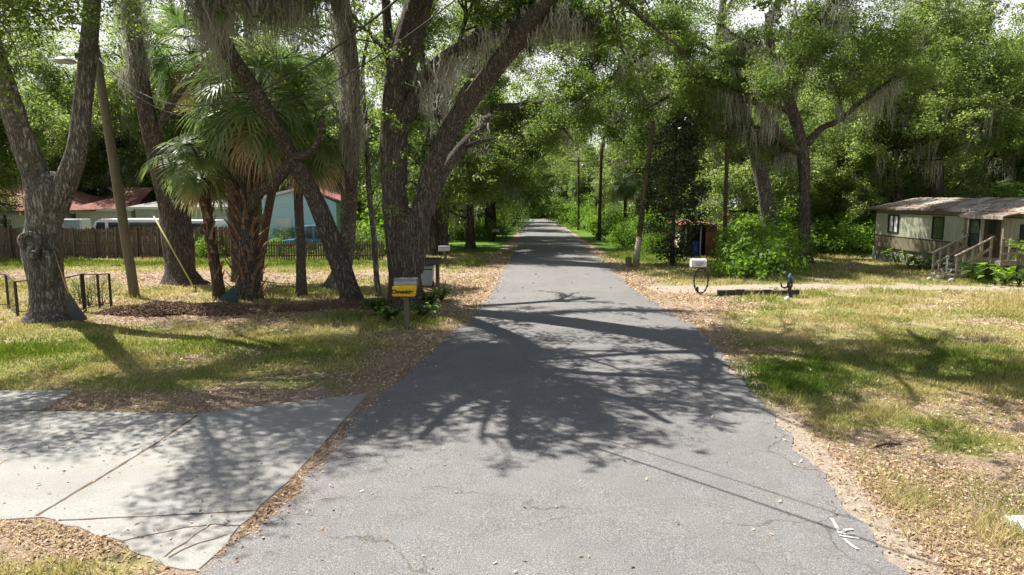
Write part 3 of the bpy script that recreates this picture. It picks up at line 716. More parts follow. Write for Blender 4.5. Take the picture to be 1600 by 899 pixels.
# sapling
b = base_at(592, 462); D = b[1]
root = thing('sapling', b, 'thin crooked sapling standing between the mossy oak and the double oak', 'tree')
T = Tree(16)
l = px_limb(T, [(592, 466, D, 6), (588, 430, D, 5), (585, 380, D, 5.5), (578, 310, D, 5), (574, 240, D, 4), (572, 190, D, 4), (566, 120, D, 3.5), (574, 60, D, 3), (582, 20, D, 2.5)])
T.sprout(l, .3, 9, (.6, 1.5), 1, .05, .4)
finish_tree(T, root, 'bark', 'bush_leaf', .09, 18, .3, 0, flare=.2)

# ------------------------------------------------------------------ palms
def frond(rs, c, az, el, Lp, Lb, droop=1.0, nl=15, wid=.066):
    """one costapalmate frond; returns quads (blade) and petiole points"""
    d = np.array([math.cos(az) * math.cos(el), math.sin(az) * math.cos(el), math.sin(el)]); p = np.array(c, float); pts = [p]
    for i in range(5):
        d = d + np.array([0, 0, -.07 * droop]); d /= np.linalg.norm(d); p = p + d * Lp / 5; pts.append(p)
    side = np.cross(d, (0, 0, 1)); side /= np.linalg.norm(side) + 1e-9
    quads = []; vals = []; base = rs.rand()
    cp = p.copy(); cd = d.copy(); m = nl
    roll = rs.normal(0, .25)
    for i in range(m):
        t = i / (m - 1); cd = cd + np.array([0, 0, -.05 * droop]); cd /= np.linalg.norm(cd); cp = cp + cd * (Lb * .42 / m)
        upv = np.cross(side, cd); upv /= np.linalg.norm(upv)
        for s_ in (-1, 1):
            an = R(118 - 108 * t ** .85) + rs.normal(0, .04)
            sd = side * math.cos(roll) + upv * math.sin(roll)
            ld = cd * math.cos(an) + sd * s_ * math.sin(an) + upv * (.22 - .1 * t); ld /= np.linalg.norm(ld)
            ll = Lb * (.62 + .38 * math.sin(math.pi * min(1, .35 + t * .5))) * rs.uniform(.85, 1.05); q = cp.copy(); wv = np.cross(ld, upv); wv /= np.linalg.norm(wv) + 1e-9
            ws = [wid * .5, wid, wid * .85, wid * .45, .004]; prev = None
            for j in range(5):
                wj = wv * ws[j] * .5
                cur = (q - wj, q + wj)
                if prev is not None: quads.append([prev[0], prev[1], cur[1], cur[0]]); vals.append(min(1, max(0, base * .45 + rs.rand() * .25 + .12 * j)))
                prev = cur
                ld = ld + np.array([0, 0, -.13 * droop * (j * .9 + .2)]); ld /= np.linalg.norm(ld); q = q + ld * ll / 4
    return quads, vals, pts
def palm(root, seed, c, n_live, n_dead, Lp, Lb, elmin=-40, elmax=80, leaf='palm_leaf', azr=None):
    rs = np.random.RandomState(seed); Q = []; Vv = []; stems = MB()
    for k in range(n_live):
        az = k * 2.399 + rs.normal(0, .2); t = k / max(1, n_live - 1); el = R(elmin + (elmax - elmin) * (1 - t) ** 1.0) if True else 0
        el = R(elmax - (elmax - elmin) * t)
        q, v, pts = frond(rs, c + rs.normal(0, .05, 3), az, el, Lp * rs.uniform(.8, 1.1), Lb * rs.uniform(.85, 1.1), droop=rs.uniform(.8, 1.5)); Q += q; Vv += v
        stems.tube(pts, [.022, .02, .017, .015, .012, .010], 5)
    leaf_obj('crown', np.array(Q).reshape(-1, 3), np.array(Vv), M[leaf], root); stems.build('frond_stalks', M['palm_leaf'], root)
    if n_dead:
        Q = []; Vv = []
        for k in range(n_dead):
            az = rs.rand() * 6.28
            q, v, pts = frond(rs, c + np.array([0, 0, -.15]), az, R(rs.uniform(-60, -10)), Lp * .75, Lb * rs.uniform(.8, 1.1), droop=2.4, nl=12, wid=.04); Q += q; Vv += v
        leaf_obj('dead_fronds', np.array(Q).reshape(-1, 3), np.array(Vv), M['dead_frond'], root)
def boots(root, pts, r0, n, L=.42, seed=1, out=.35):
    rs = np.random.RandomState(seed); mb = MB(); pts = [np.array(p) for p in pts]
    for k in range(n):
        t = k / n; i = t * (len(pts) - 1); a = int(i); c = pts[a] + (pts[min(a + 1, len(pts) - 1)] - pts[a]) * (i - a)
        az = k * 2.399 + rs.normal(0, .15); r = r0 * rs.uniform(.85, 1.05); dr = np.array([math.cos(az), math.sin(az), 0]); tn = np.array([-dr[1], dr[0], 0])
        ll = L * rs.uniform(.6, 1.25); tw = tn * rs.normal(0, .12); o_ = out * rs.uniform(.5, 1.3)
        A = c + dr * r * .8
        B = c + dr * (r + o_ * .35) + np.array([0, 0, ll * .5]) + tw * .4; Cc = c + dr * (r + o_) + np.array([0, 0, ll]) + tw
        secs = [(A, .14, .05), (B, .07, .035), (Cc, .028, .02)]; vs = []
        for p, w_, th in secs:
            for i2, j2 in ((-1, -1), (1, -1), (1, 1), (-1, 1)): vs.append(p + tn * i2 * w_ / 2 + dr * j2 * th / 2)
        fs = [(3, 2, 1, 0), (8, 9, 10, 11)] + [(s4 * 4 + q, s4 * 4 + (q + 1) % 4, s4 * 4 + 4 + (q + 1) % 4, s4 * 4 + 4 + q) for s4 in range(2) for q in range(4)]
        mb.add(vs, fs)
    return mb.build('leaf_bases', M['boots'], root)
def palm_trunk(root, lst, mat):
    T = Tree(5); l = px_limb(T, lst); T.bark('trunk', M[mat], root, .15, .03); return l

b = base_at(390, 468); D = b[1]
root = thing('cabbage_palm', b, 'stout cabbage palm with criss-cross leaf bases up its trunk and a broad shaggy crown', 'palm tree')
l = palm_trunk(root, [(390, 472, D, 26), (388, 440, D, 22), (385, 350, D, 20), (386, 270, D, 19), (392, 200, D - .3, 16), (398, 165, D - .5, 12)], 'bark_dark')
boots(root, l[0], .40, 150, .55, 3, .32)
palm(root, 21, P(400, 155, D - .6), 32, 8, 1.25, 1.4, -30, 80)

b = base_at(342, 472); D = b[1]
root = thing('cabbage_palm', b, 'small leaning palm with a bare brown trunk and low drooping fronds', 'palm tree')
l = palm_trunk(root, [(344, 476, D, 13), (340, 440, D, 11), (330, 380, D, 9), (320, 310, D - .1, 9), (312, 262, D - .2, 8)], 'palm_bark')
boots(root, l[0], .15, 50, .3, 4, .05)
palm(root, 22, P(308, 248, D - .2), 15, 5, .7, .95, -50, 55)

b = base_at(471, 462); D = b[1]
root = thing('cabbage_palm', b, 'smooth pale-trunked palm with a skirt of dead brown fronds by the leaning oak', 'palm tree')
l = palm_trunk(root, [(471, 466, D, 11), (471, 440, D, 10), (469, 380, D, 8.5), (466, 300, D, 8.5), (470, 240, D, 9)], 'palm_pale')
palm(root, 23, P(488, 205, D), 24, 12, 1.1, 1.2, -30, 75)

b = base_at(372, 438); D = b[1]
root = thing('cabbage_palm', b, 'tall dark palm whose crown hangs above the small palm', 'palm tree')
l = palm_trunk(root, [(372, 440, D, 12), (370, 400, D, 11), (362, 300, D, 10), (345, 200, D, 10), (318, 120, D, 10), (305, 90, D, 9)], 'bark_dark')
palm(root, 24, P(302, 85, D), 26, 8, 1.15, 1.25, -50, 75)
b = base_at(402, 438); D = b[1]
root = thing('cabbage_palm', b, 'palm with upright sunlit fronds rising behind the stout palm', 'palm tree')
l = palm_trunk(root, [(402, 440, D, 9), (415, 350, D, 8), (435, 250, D, 8), (455, 150, D, 8), (458, 105, D, 7)], 'palm_bark')
palm(root, 25, P(460, 90, D), 26, 4, 1.2, 1.4, -20, 80)
# oak across: limb hangs over the road
b = base_at(688, 398); D = b[1]
root = thing('oak_tree', b, 'distant oak beyond the double oak, its mossy limb reaching over the road', 'oak tree')
T = Tree(17)
l0 = px_limb(T, [(688, 400, D, 15), (690, 350, D, 12), (694, 290, D, 12), (700, 230, D - 1, 11)])
l = px_limb(T, [(699, 240, D - .8, 10), (720, 195, D - 2, 9), (765, 172, D - 4, 8), (830, 165, D - 5.5, 7), (900, 150, D - 7, 6), (960, 120, D - 8, 4), (1010, 80, D - 9, 3)])
l2 = px_limb(T, [(700, 232, D - 1, 9), (720, 150, D - 2, 7), (780, 90, D - 3, 6), (850, 60, D - 4, 5), (930, 30, D - 5, 4), (1000, -10, D - 6, 3)])
l3 = px_limb(T, [(699, 235, D - 1, 8), (670, 150, D - 1, 6), (660, 60, D - 1, 5), (690, -20, D - 1, 4)])
T.sprout(l, .3, 12, (1.6, 3.0), 2, .0, .5); T.sprout(l2, .3, 10, (2, 3.4), 2, .02, .5); T.sprout(l3, .4, 5, (2, 3.4), 2, .02, .5)
finish_tree(T, root, 'bark_dark', size=.14, n_per=64, rad=.6, moss_n=160, moss_kw=dict(per=16, lmin=.4, lmax=1.7, width=.05), flare=.3)
# right palm
b = base_at(1133, 413); D = b[1]
root = thing('cabbage_palm', b, 'tall slim cabbage palm with drooping crown beside the rusty shed', 'palm tree')
l = palm_trunk(root, [(1132, 416, D, 4.6), (1133, 340, D, 4.2), (1135, 270, D, 4), (1138, 190, D, 4.5), (1132, 140, D, 5)], 'palm_bark')
palm(root, 26, P(1122, 118, D), 34, 10, .95, 1.1, -70, 75)

# ------------------------------------------------------------------ right-hand oaks
b = base_at(1257, 412); D = b[1]
root = thing('oak_tree', b, 'brown-trunked oak with spreading limbs between the thicket and the mobile home', 'oak tree')
T = Tree(31)
l = px_limb(T, [(1257, 415, D, 15), (1257, 395, D, 11), (1257, 340, D, 10), (1257, 280, D, 9.5), (1254, 235, D, 10.5), (1243, 190, D, 10), (1228, 145, D, 9), (1208, 90, D, 7), (1200, 20, D, 6)])
l2 = px_limb(T, [(1254, 238, D, 9), (1228, 225, D - .5, 7), (1212, 200, D - 1, 6), (1190, 170, D - 1.6, 5), (1160, 140, D - 2, 3.5)])
l3 = px_limb(T, [(1260, 225, D, 8), (1285, 200, D - .4, 6), (1312, 188, D - .8, 5), (1345, 160, D - 1.4, 4), (1400, 120, D - 2, 3)])
l4 = px_limb(T, [(1228, 145, D, 6), (1250, 80, D - .4, 5), (1290, 20, D - 1, 4), (1330, -30, D - 1.4, 3)])
for l_, k in ((l, 6), (l2, 5), (l3, 6), (l4, 5)): T.sprout(l_, .45, k, (2.2, 3.8), 2, .03, .5)
finish_tree(T, root, 'bark_dark', size=.125, n_per=90, rad=.7, moss_n=240, moss_kw=dict(per=18, lmin=.4, lmax=2.1, width=.045), flare=.5)

b = base_at(1208, 398); D = b[1]
root = thing('oak_tree', b, 'grey leaning oak rising behind the green bushes right of the tall palm', 'oak tree')
T = Tree(32)
l = px_limb(T, [(1208, 402, D, 16), (1200, 330, D, 14), (1190, 275, D, 13), (1178, 225, D - .5, 12), (1162, 180, D - 1, 10), (1140, 130, D - 2, 8), (1125, 70, D - 3, 7), (1130, 0, D - 3, 6)])
l2 = px_limb(T, [(1165, 185, D - 1, 7), (1130, 150, D - 2, 6), (1090, 135, D - 3, 5), (1055, 145, D - 4, 3.5), (1010, 170, D - 5, 2.5)])
l3 = px_limb(T, [(1178, 225, D, 6), (1215, 165, D, 5), (1240, 110, D, 4), (1280, 60, D, 3)])
for l_, k in ((l, 6), (l2, 6), (l3, 4)): T.sprout(l_, .4, k, (2.4, 4.2), 2, .03, .5)
finish_tree(T, root, 'bark', size=.15, n_per=80, rad=.8, moss_n=120, moss_kw=dict(per=14, lmin=.4, lmax=1.8, width=.06), flare=.4)

b = P(1463, 330, 46); b[2] = gz(46); D = 46
root = thing('oak_tree', b, 'dark oak trunk rising behind the mobile home roof', 'oak tree')
T = Tree(33)
l = px_limb(T, [(1463, 400, D, 14), (1463, 320, D, 12), (1463, 250, D, 11), (1460, 190, D, 11), (1452, 130, D, 8), (1445, 60, D, 7), (1440, -20, D, 5)])
l2 = px_limb(T, [(1460, 190, D, 7), (1435, 175, D, 6), (1400, 180, D - .5, 5), (1365, 160, D - 1, 3)])
l3 = px_limb(T, [(1463, 200, D, 7), (1495, 195, D - .4, 5), (1530, 190, D - 1, 4), (1570, 150, D - 2, 3)])
for l_, k in ((l, 7), (l2, 4), (l3, 5)): T.sprout(l_, .4, k, (2.5, 4.4), 2, .03, .5)
finish_tree(T, root, 'bark_dark', size=.16, n_per=80, rad=.85, moss_n=110, moss_kw=dict(per=14, lmin=.4, lmax=2, width=.07), flare=.3)

# magnolia
b = base_at(1050, 417); D = b[1]
root = thing('magnolia_tree', b, 'dark glossy-leaved magnolia in front of the rusty shed', 'tree')
T = Tree(34); rs = T.rs
l = px_limb(T, [(1050, 418, D, 5), (1052, 350, D, 4), (1058, 280, D, 3), (1062, 215, D, 1.5)])
top = l[0][-1]; pts = []
for k in range(210):
    t = rs.rand() ** .8; z = b[2] + .35 + t * 6.6; rr_ = (1.75 * (1 - t) ** .45 + .25) * (1 if t > .2 else .4); a = rs.rand() * 6.28; q = rs.rand() ** .5 * rr_
    pts.append((b[0] + .1 + math.cos(a) * q, b[1] + math.sin(a) * q, z))
for k in range(34):
    p = pts[k]; T.tubes.append(([np.array([b[0], b[1], p[2] - .5]), (np.array(p) + np.array([b[0], b[1], p[2] - .3])) / 2, np.array(p)], [.03, .02, .01]))
T.bark('trunk', M['bark_dark'], root)
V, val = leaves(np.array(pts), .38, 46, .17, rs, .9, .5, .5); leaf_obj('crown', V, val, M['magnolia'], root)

# ------------------------------------------------------------------ background tree prototypes
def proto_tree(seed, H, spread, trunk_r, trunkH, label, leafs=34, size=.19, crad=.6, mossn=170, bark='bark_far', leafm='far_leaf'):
    root = thing('oak_tree', (0, 0, 0), label, 'tree'); T = Tree(seed); rs = T.rs
    lean = rs.normal(0, .05, 2)
    ctrl = [((0, 0, -.2), trunk_r * 1.3), ((lean[0] * trunkH * .5, lean[1] * trunkH * .5, trunkH * .5), trunk_r), ((lean[0] * trunkH, lean[1] * trunkH, trunkH), trunk_r * .85)]
    T.limb(ctrl); e = np.array(ctrl[-1][0]); n = 5
    for k in range(n):
        a = k * 6.28 / n + rs.rand(); el = rs.uniform(.5, 1.2)
        T.grow(e, (math.cos(a), math.sin(a), el), spread * rs.uniform(.8, 1.1), trunk_r * .5, 3, .02, .25, (3, 5))
    T.grow(e, (rs.normal(0, .1), rs.normal(0, .1), 1), (H - trunkH) * .75, trunk_r * .6, 3, .04, .2, (4, 6))
    for k in range(3):
        a = rs.rand() * 6.28; T.grow(e * rs.uniform(.55, .9), (math.cos(a), math.sin(a), .15), spread * .8, trunk_r * .3, 2, -.01, .25, (4, 5))
    print('proto tips', len(T.tips))
    finish_tree(T, root, bark, leafm, size, leafs, crad, mossn, dict(per=11, lmin=.6, lmax=2.6, width=.08, spread=.28), .3)
    return root
LB = ['background oak with moss-hung limbs in the woods along the road', 'background oak with moss-hung limbs in the woods along the road']
protos = [proto_tree(41, 15, 6.0, .34, 4.5, LB[0]), proto_tree(42, 17, 6.5, .38, 5.5, LB[0]), proto_tree(43, 13, 5.2, .28, 3.6, LB[0]), proto_tree(44, 19, 6, .34, 7, LB[0])]
for p in protos: p['group'] = 'oaks of the wood along the road'
# background palm prototype
pp = thing('cabbage_palm', (0, 0, 0), 'background cabbage palm among the roadside oaks', 'palm tree', 'cabbage palms in the background woods')
T = Tree(51); T.limb([((0, 0, -.1), .2), ((.1, 0, 3), .16), ((.3, .1, 6), .16)]); T.bark('trunk', M['palm_bark'], pp)
palm(pp, 52, np.array([.3, .1, 6.3]), 22, 6, 1.0, 1.2, -60, 75)

rs = np.random.RandomState(77)
spots = [  # (px at its depth, D, proto, scale)
 (735, 47, 2, .95), (1000, 66, 3, 1.1), (1640, 60, 3, 1.3), (915, 125, 3, 1.1), (676, 40, 0, .9), (480, 58, 0, 1.2), (415, 60, 1, 1.2), (150, 62, 0, 1.3), (270, 62, 1, 1.2), (20, 62, 1, 1.2), (-90, 40, 0, .9), (765, 60, 1, 1.15),
 (1165, 46, 2, .9), (1400, 46, 1, .9), (1530, 57, 3, 1.1), (1600, 57, 0, 1.0), (1900, 33, 0, .9),
 (720, 62, 2, .9), (770, 78, 0, 1.0), (690, 50, 3, .8), (740, 98, 1, 1.0), (795, 112, 2, 1.0), (660, 95, 0, 1), (560, 82, 3, 1), (520, 66, 0, .9),
 (330, 60, 2, 1.1), (250, 66, 0, 1.05), (110, 64, 2, 1.2), (-40, 60, 0, 1), (-120, 66, 1, 1), (-60, 40, 2, .9), (-150, 45, 1, .8),
 (120, 82, 1, 1.1), (300, 85, 0, 1.2), (470, 88, 1, 1.2), (-200, 60, 3, 1),
 (930, 100, 0, .85), (1010, 72, 2, .95), (1085, 60, 3, .85), (905, 120, 1, 1), (960, 105, 3, 1), (1020, 84, 1, 1), (1100, 78, 0, 1.1), (1215, 60, 0, 1), (1340, 64, 1, 1),
 (1390, 52, 2, 1.15), (1520, 54, 1, .9), (1660, 52, 0, .9), (1600, 60, 3, 1.1), (1700, 50, 1, 1), (1180, 86, 1, 1.2), (1260, 82, 3, 1.1), (1400, 84, 1, 1.2), (1500, 80, 0, 1.3), (1760, 44, 3, 1), (1320, 47, 2, .75),
 (850, 150, 1, 1), (880, 150, 3, 1), (820, 158, 0, 1), (790, 150, 3, 1.1), (910, 160, 2, 1.2), (840, 172, 3, 1.2)]
used = set()
LMK = [(0, 'at the far left beyond the carport'), (100, 'behind the forked oak'), (200, 'behind the red-shingled house'), (290, 'behind the dark thick oak'), (420, 'behind the stout palm'), (500, 'above the light blue house'), (590, 'behind the mossy straight oak'), (680, 'behind the double oak'), (750, 'left of the road past the leaning-post mailbox'), (830, 'at the left edge of the road far down'), (880, 'beyond the road bend'), (950, 'behind the reddish brown utility pole'), (1030, 'behind the leaning dark utility pole'), (1110, 'behind the dark magnolia'), (1170, 'behind the tall slim palm'), (1230, 'behind the grey leaning oak'), (1290, 'behind the brown-trunked oak'), (1370, 'just left of the mobile home'), (1480, 'behind the far end of the mobile home'), (1600, 'behind the porch of the mobile home'), (9999, 'at the far right edge')]
def lmk(px):
    for a, n in LMK:
        if px < a: return n
RANK = ['', 'second-nearest ', 'third-nearest ', 'fourth-nearest ', 'fifth-nearest ', 'sixth-nearest ', 'seventh-nearest ', 'eighth-nearest ', 'ninth-nearest ']
def relabel(items, stem):
    """items: (px, distance, object). nearest gets 'nearest', and so on"""
    d = {}
    for px, D, o in items: d.setdefault(lmk(px), []).append((D, px, o))
    for k, l in d.items():
        l.sort(key=lambda q: q[:2])
        for i, (D, px, o) in enumerate(l):
            o['label'] = ('nearest ' if len(l) > 1 and i == 0 else RANK[min(i, 8)] if i < len(l) - 1 or i == 0 else 'farthest ') + stem + ' ' + k
TREES = []
for i, (px, D, pi, scl) in enumerate(spots):
    x = (px - 800) / F * D
    if pi in used: o = copy_tree(protos[pi])
    else: o = protos[pi]; used.add(pi)
    o.location = (x, D, gz(D)); o.rotation_euler = (0, 0, rs.rand() * 6.28); o.scale = (scl * rs.uniform(.9, 1.1), scl * rs.uniform(.9, 1.1), scl * rs.uniform(.9, 1.12))
    side = 'left' if px < 830 else 'right'; TREES.append((px, D, o))
    if D >= 145: o['label'] = 'distant oak closing the view beyond the bend of the road'; o['group'] = 'distant oaks beyond the road bend'
    elif side == 'left' and px < 560: o['label'] = 'background oak rising behind the houses and fence on the left'; o['group'] = 'oaks behind the left-hand houses'
    elif side == 'left': o['label'] = 'background oak hung with moss along the left side of the road'; o['group'] = 'oaks along the far left roadside'
    elif px < 1200: o['label'] = 'background oak hung with moss along the right side of the road'; o['group'] = 'oaks along the far right roadside'
    else: o['label'] = 'background oak in the woods behind the mobile home and right lawn'; o['group'] = 'oaks behind the mobile home'
relabel(TREES, 'moss-hung background oak')
PALMS = []
for i, (px, D, s_, rz) in enumerate([(940, 74, .9, 0), (975, 58, .75, 1), (905, 98, .9, 2), (1350, 50, .5, 1.4), (1545, 50, .62, .3), (1590, 47, .6, 3), (1240, 58, .6, 4), (1300, 52, .45, 5), (215, 58, 1.0, 2), (185, 62, .9, 1), (1395, 47, .55, 2.2), (1010, 62, .7, 4)]):
    o = pp if i == 0 else copy_tree(pp); o.location = ((px - 800) / F * D, D, gz(D)); o.rotation_euler = (0, 0, rz); o.scale = (max(s_, .8), max(s_, .8), s_); PALMS.append((px, D, o))
    o['group'] = 'cabbage palms in the left background' if px < 500 else 'cabbage palms by the far right roadside' if px < 1100 else 'cabbage palms in the right-hand woods'
    o['label'] = {'cabbage palms in the left background': 'background cabbage palm behind the grey-roofed house', 'cabbage palms by the far right roadside': 'background cabbage palm near the utility poles down the road', 'cabbage palms in the right-hand woods': 'background cabbage palm in the woods behind the right lawn'}[o['group']]

relabel(PALMS, 'background cabbage palm')
# far woodland mass that reads as one
rs = np.random.RandomState(88); C = []
for k in range(1500):
    a = rs.uniform(-1.15, 1.15); d = rs.uniform(118, 150) if abs(a) > .12 else rs.uniform(178, 200); x = math.sin(a) * d * 1.1; y = math.cos(a) * d
    if abs(a) > .6: y = max(y, 55)
    z = rs.rand() * 20 * (.75 + .35 * vnoise(a * 14, 3.0)); C.append((x, y, gz(y) + z))
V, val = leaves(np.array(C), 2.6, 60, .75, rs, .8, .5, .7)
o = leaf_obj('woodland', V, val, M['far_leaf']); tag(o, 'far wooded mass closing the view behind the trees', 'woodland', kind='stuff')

# ------------------------------------------------------------------ bushes
def bush_proto(seed, r, h, name, label, cat, size=.13, n=26, per=70, leafm='bush_leaf', asp=.55):
    root = thing(name, (0, 0, 0), label, cat); rs = np.random.RandomState(seed); mb = MB(); C = []
    for k in range(n):
        a = rs.rand() * 6.28; q = rs.rand() ** .5 * r; t = rs.uniform(.15, 1); z = h * t * math.sqrt(max(.1, 1 - (q / r) ** 2 * .8))
        C.append((math.cos(a) * q, math.sin(a) * q, z))
        if k % 2 == 0: mb.tube([(0, 0, -.05), (math.cos(a) * q * .4, math.sin(a) * q * .4, z * .6), C[-1]], [.03, .02, .008], 5)
    mb.build('stems', M['bark_far'], root)
    V, val = leaves(np.array(C), r * .36, per, size, rs, .75, .5, asp); leaf_obj('foliage', V, val, M[leafm], root)
    return root
bA = bush_proto(61, 1.5, 1.9, 'bush', 'x', 'bush', .19, 34, 46, asp=.75)
bB = bush_proto(62, 1.2, 1.3, 'bush', 'x', 'bush', .10, 34, 80)
bC = bush_proto(63, 1.9, 2.8, 'bush', 'x', 'bush', .20, 44, 70)
bD = bush_proto(64, 1.6, 2.2, 'bush', 'x', 'bush', .12, 40, 70, 'oak_leaf')
bl = [bA, bB, bC, bD]; bused = set(); rs = np.random.RandomState(5)
def put_bush(px, py, k, s_, label, group, D=None, sz=None):
    p = G(px, py) if D is None else np.array([(px - 800) / F * D, D, gz(D)])
    if k in bused: o = copy_tree(bl[k])
    else: o = bl[k]; bused.add(k)
    o.location = (p[0], p[1], float(gh(p[0], p[1]))); o.rotation_euler = (0, 0, rs.rand() * 6.28); o.scale = (s_, s_, s_ * (sz or rs.uniform(.85, 1.15))); o['label'] = label; o['group'] = group; BUSH.setdefault(group, []).append((px, p[1], o))
BUSH = {}
L1 = 'light green leafy bush on the near edge of the right-hand thicket beside the drive'
for px, py, k, s_ in ((1150, 432, 1, .9), (1185, 436, 0, .85), (1218, 430, 1, 1.0), (1165, 420, 0, 1.1), (1205, 418, 0, 1.15), (1142, 426, 1, .7)): put_bush(px, py, k, s_, L1, 'bushes of the thicket by the right drive')
L2 = 'taller loose bush in the sunlit growth behind the right thicket'
for px, py, k, s_ in ((1190, 405, 2, .95), (1160, 400, 2, .9), (1230, 400, 2, .8), (1215, 390, 2, 1.1), (1290, 398, 2, .8), (1320, 394, 2, .9), (1345, 396, 0, 1.1), (1300, 388, 2, 1.2), (1340, 388, 2, 1.3), (1275, 388, 2, 1.1), (1360, 384, 2, 1.5), (1240, 382, 2, 1.3)): put_bush(px, py, k, s_, L2, 'bushes between the thicket and the mobile home')
L3 = 'lush green bush on the right verge below the utility poles'
for px, py, k, s_ in ((1000, 392, 0, .8), (975, 384, 1, 1.1), (1020, 398, 1, .8), (955, 374, 0, 1), (985, 376, 2, .9), (1010, 380, 2, .9), (925, 362, 0, 1), (905, 358, 2, .9), (890, 353, 2, 1), (940, 364, 2, 1.0), (965, 368, 3, 1.3), (920, 354, 2, 1.3), (875, 348, 2, 1.1), (895, 347, 2, 1.5), (1040, 392, 3, .9), (1000, 368, 3, 1.6), (950, 358, 3, 1.6), (1055, 380, 3, 1.3), (1100, 384, 3, 1.3)): put_bush(px, py, k, s_, L3, 'bushes along the far right verge')
L4 = 'dark green bush along the far left side of the road'
for px, py, k, s_ in ((770, 377, 3, .9), (735, 375, 0, .9), (700, 377, 2, .8), (720, 370, 2, .9), (690, 372, 3, 1.1), (660, 378, 2, .8), (755, 366, 2, 1.0), (785, 366, 3, 1.2), (800, 358, 3, 1.3), (775, 358, 2, 1.3), (800, 350, 3, 1.8), (790, 352, 2, 1.6), (740, 362, 3, 1.5), (705, 364, 2, 1.3), (650, 372, 3, 1.4), (680, 366, 2, 1.5)): put_bush(px, py, k, s_, L4, 'bushes along the far left roadside')
L5 = 'bright bush at the foot of the trees where the road bends'
for px, D, k, s_ in ((830, 150, 2, 2), (850, 148, 2, 1.8), (870, 146, 0, 2.6), (845, 160, 2, 2.6), (880, 155, 2, 2.4), (815, 155, 3, 2.6), (860, 165, 2, 3)): put_bush(px, 0, k, s_, L5, 'bushes at the road bend', D)
L6 = 'bush growing against the stockade fence on the left'
for px, py, k, s_ in ((330, 404, 1, .9), (350, 400, 0, .7), (20, 402, 3, .5), (315, 398, 0, .8)): put_bush(px, py, k, s_, L6, 'bushes at the stockade fence')
L7 = 'bush around the low picket fence in front of the blue house'
for px, py, k, s_ in ((440, 402, 1, .7), (560, 405, 3, .8), (600, 400, 3, .9), (445, 390, 1, 1.1), (500, 396, 1, .9), (530, 400, 3, .7), (585, 392, 0, 1)): put_bush(px, py, k, s_, L7, 'bushes at the picket fence')
L8 = 'background undergrowth bush behind the left-hand houses'
for px, D, k, s_ in ((380, 52, 2, 1.2), (560, 50, 2, 1.2), (600, 52, 2, 1.4), (400, 60, 2, 1.5), (300, 64, 2, 1.8), (200, 66, 2, 1.8), (60, 66, 2, 2), (520, 62, 3, 1.9), (620, 60, 3, 1.6), (-40, 60, 2, 2)): put_bush(px, 0, k, s_, L8, 'undergrowth behind the left-hand houses', D)
L9 = 'background undergrowth bush behind the mobile home'
for px, D, k, s_ in ((1380, 48, 2, 1.2), (1430, 50, 3, 1.4), (1500, 46, 2, 1.3), (1560, 42, 3, 1.4), (1610, 40, 2, 1.4), (1300, 56, 3, 1.8), (1250, 60, 2, 1.8), (1180, 60, 3, 1.8), (1120, 58, 3, 1.6), (1460, 56, 2, 2), (1540, 54, 2, 2), (1350, 60, 2, 2.2)): put_bush(px, 0, k, s_, L9, 'undergrowth behind the mobile home', D)

STEM = {L1: 'light green thicket bush', L2: 'tall loose bush', L3: 'lush verge bush', L4: 'dark roadside bush', L5: 'bright bush', L6: 'fence-side bush', L7: 'picket-fence bush', L8: 'undergrowth bush', L9: 'woodland bush'}
for g_, l_ in BUSH.items(): relabel(l_, STEM[l_[0][2]['label']])

# ------------------------------------------------------------------ utility poles and wires
def upole(px, py, tx, ty, rb, rt, label, mat='pole', group=None, D2=None, pale=False):
    b = base_at(px, py); D = b[1]; t = P(tx, ty, D2 or D); root = thing('utility_pole', b, label, 'utility pole', group)
    mb = MB(); n = 12; mb.tube([b + (t - b) * i / n - np.array([0, 0, .15 * (i == 0)]) for i in range(n + 1)], [rb * D / F + (rt - rb) * D / F * i / n for i in range(n + 1)], 12)
    mb.build('pole', M[mat], root, smooth=True); return root, b, t
root, pb, pt = upole(211, 463, 148, 70, 7.5, 6, 'leaning wooden pole carrying a street lamp, right of the forked oak')
mb = MB(); D = pb[1]
mb.tube([P(152, 100, D), P(140, 92, D), P(122, 90, D), P(118, 93, D)], .025, 8); mb.build('lamp_arm', M['zinc'], root, smooth=True)
c = P(101, 96, D); mb = MB(); mb.lathe((c[0], c[1], c[2] - .06), [(.02, .0), (.26, .01), (.34, .04), (.33, .075), (.22, .15), (.08, .19), (.02, .2)], 20); mb.build('lamp_head', M['zinc'], root, smooth=True)
mb = MB(); mb.box(P(120, 87, D), (.1, .1, .16)); mb.build('insulator', M['black'], root, bevel=.01)
wires_from = P(150, 86, D)
def wire(a, b, sag, r=.012, label='', name='overhead_wire'):
    a = np.array(a); b = np.array(b); mb = MB(); pts = []
    for i in range(41):
        t = i / 40; p = a + (b - a) * t; p[2] -= sag * 4 * t * (1 - t); pts.append(p)
    mb.tube(pts, r, 6); o = mb.build(name, M['wire'], origin=a); tag(o, label, 'wire', 'overhead wires strung from the leaning pole'); return o
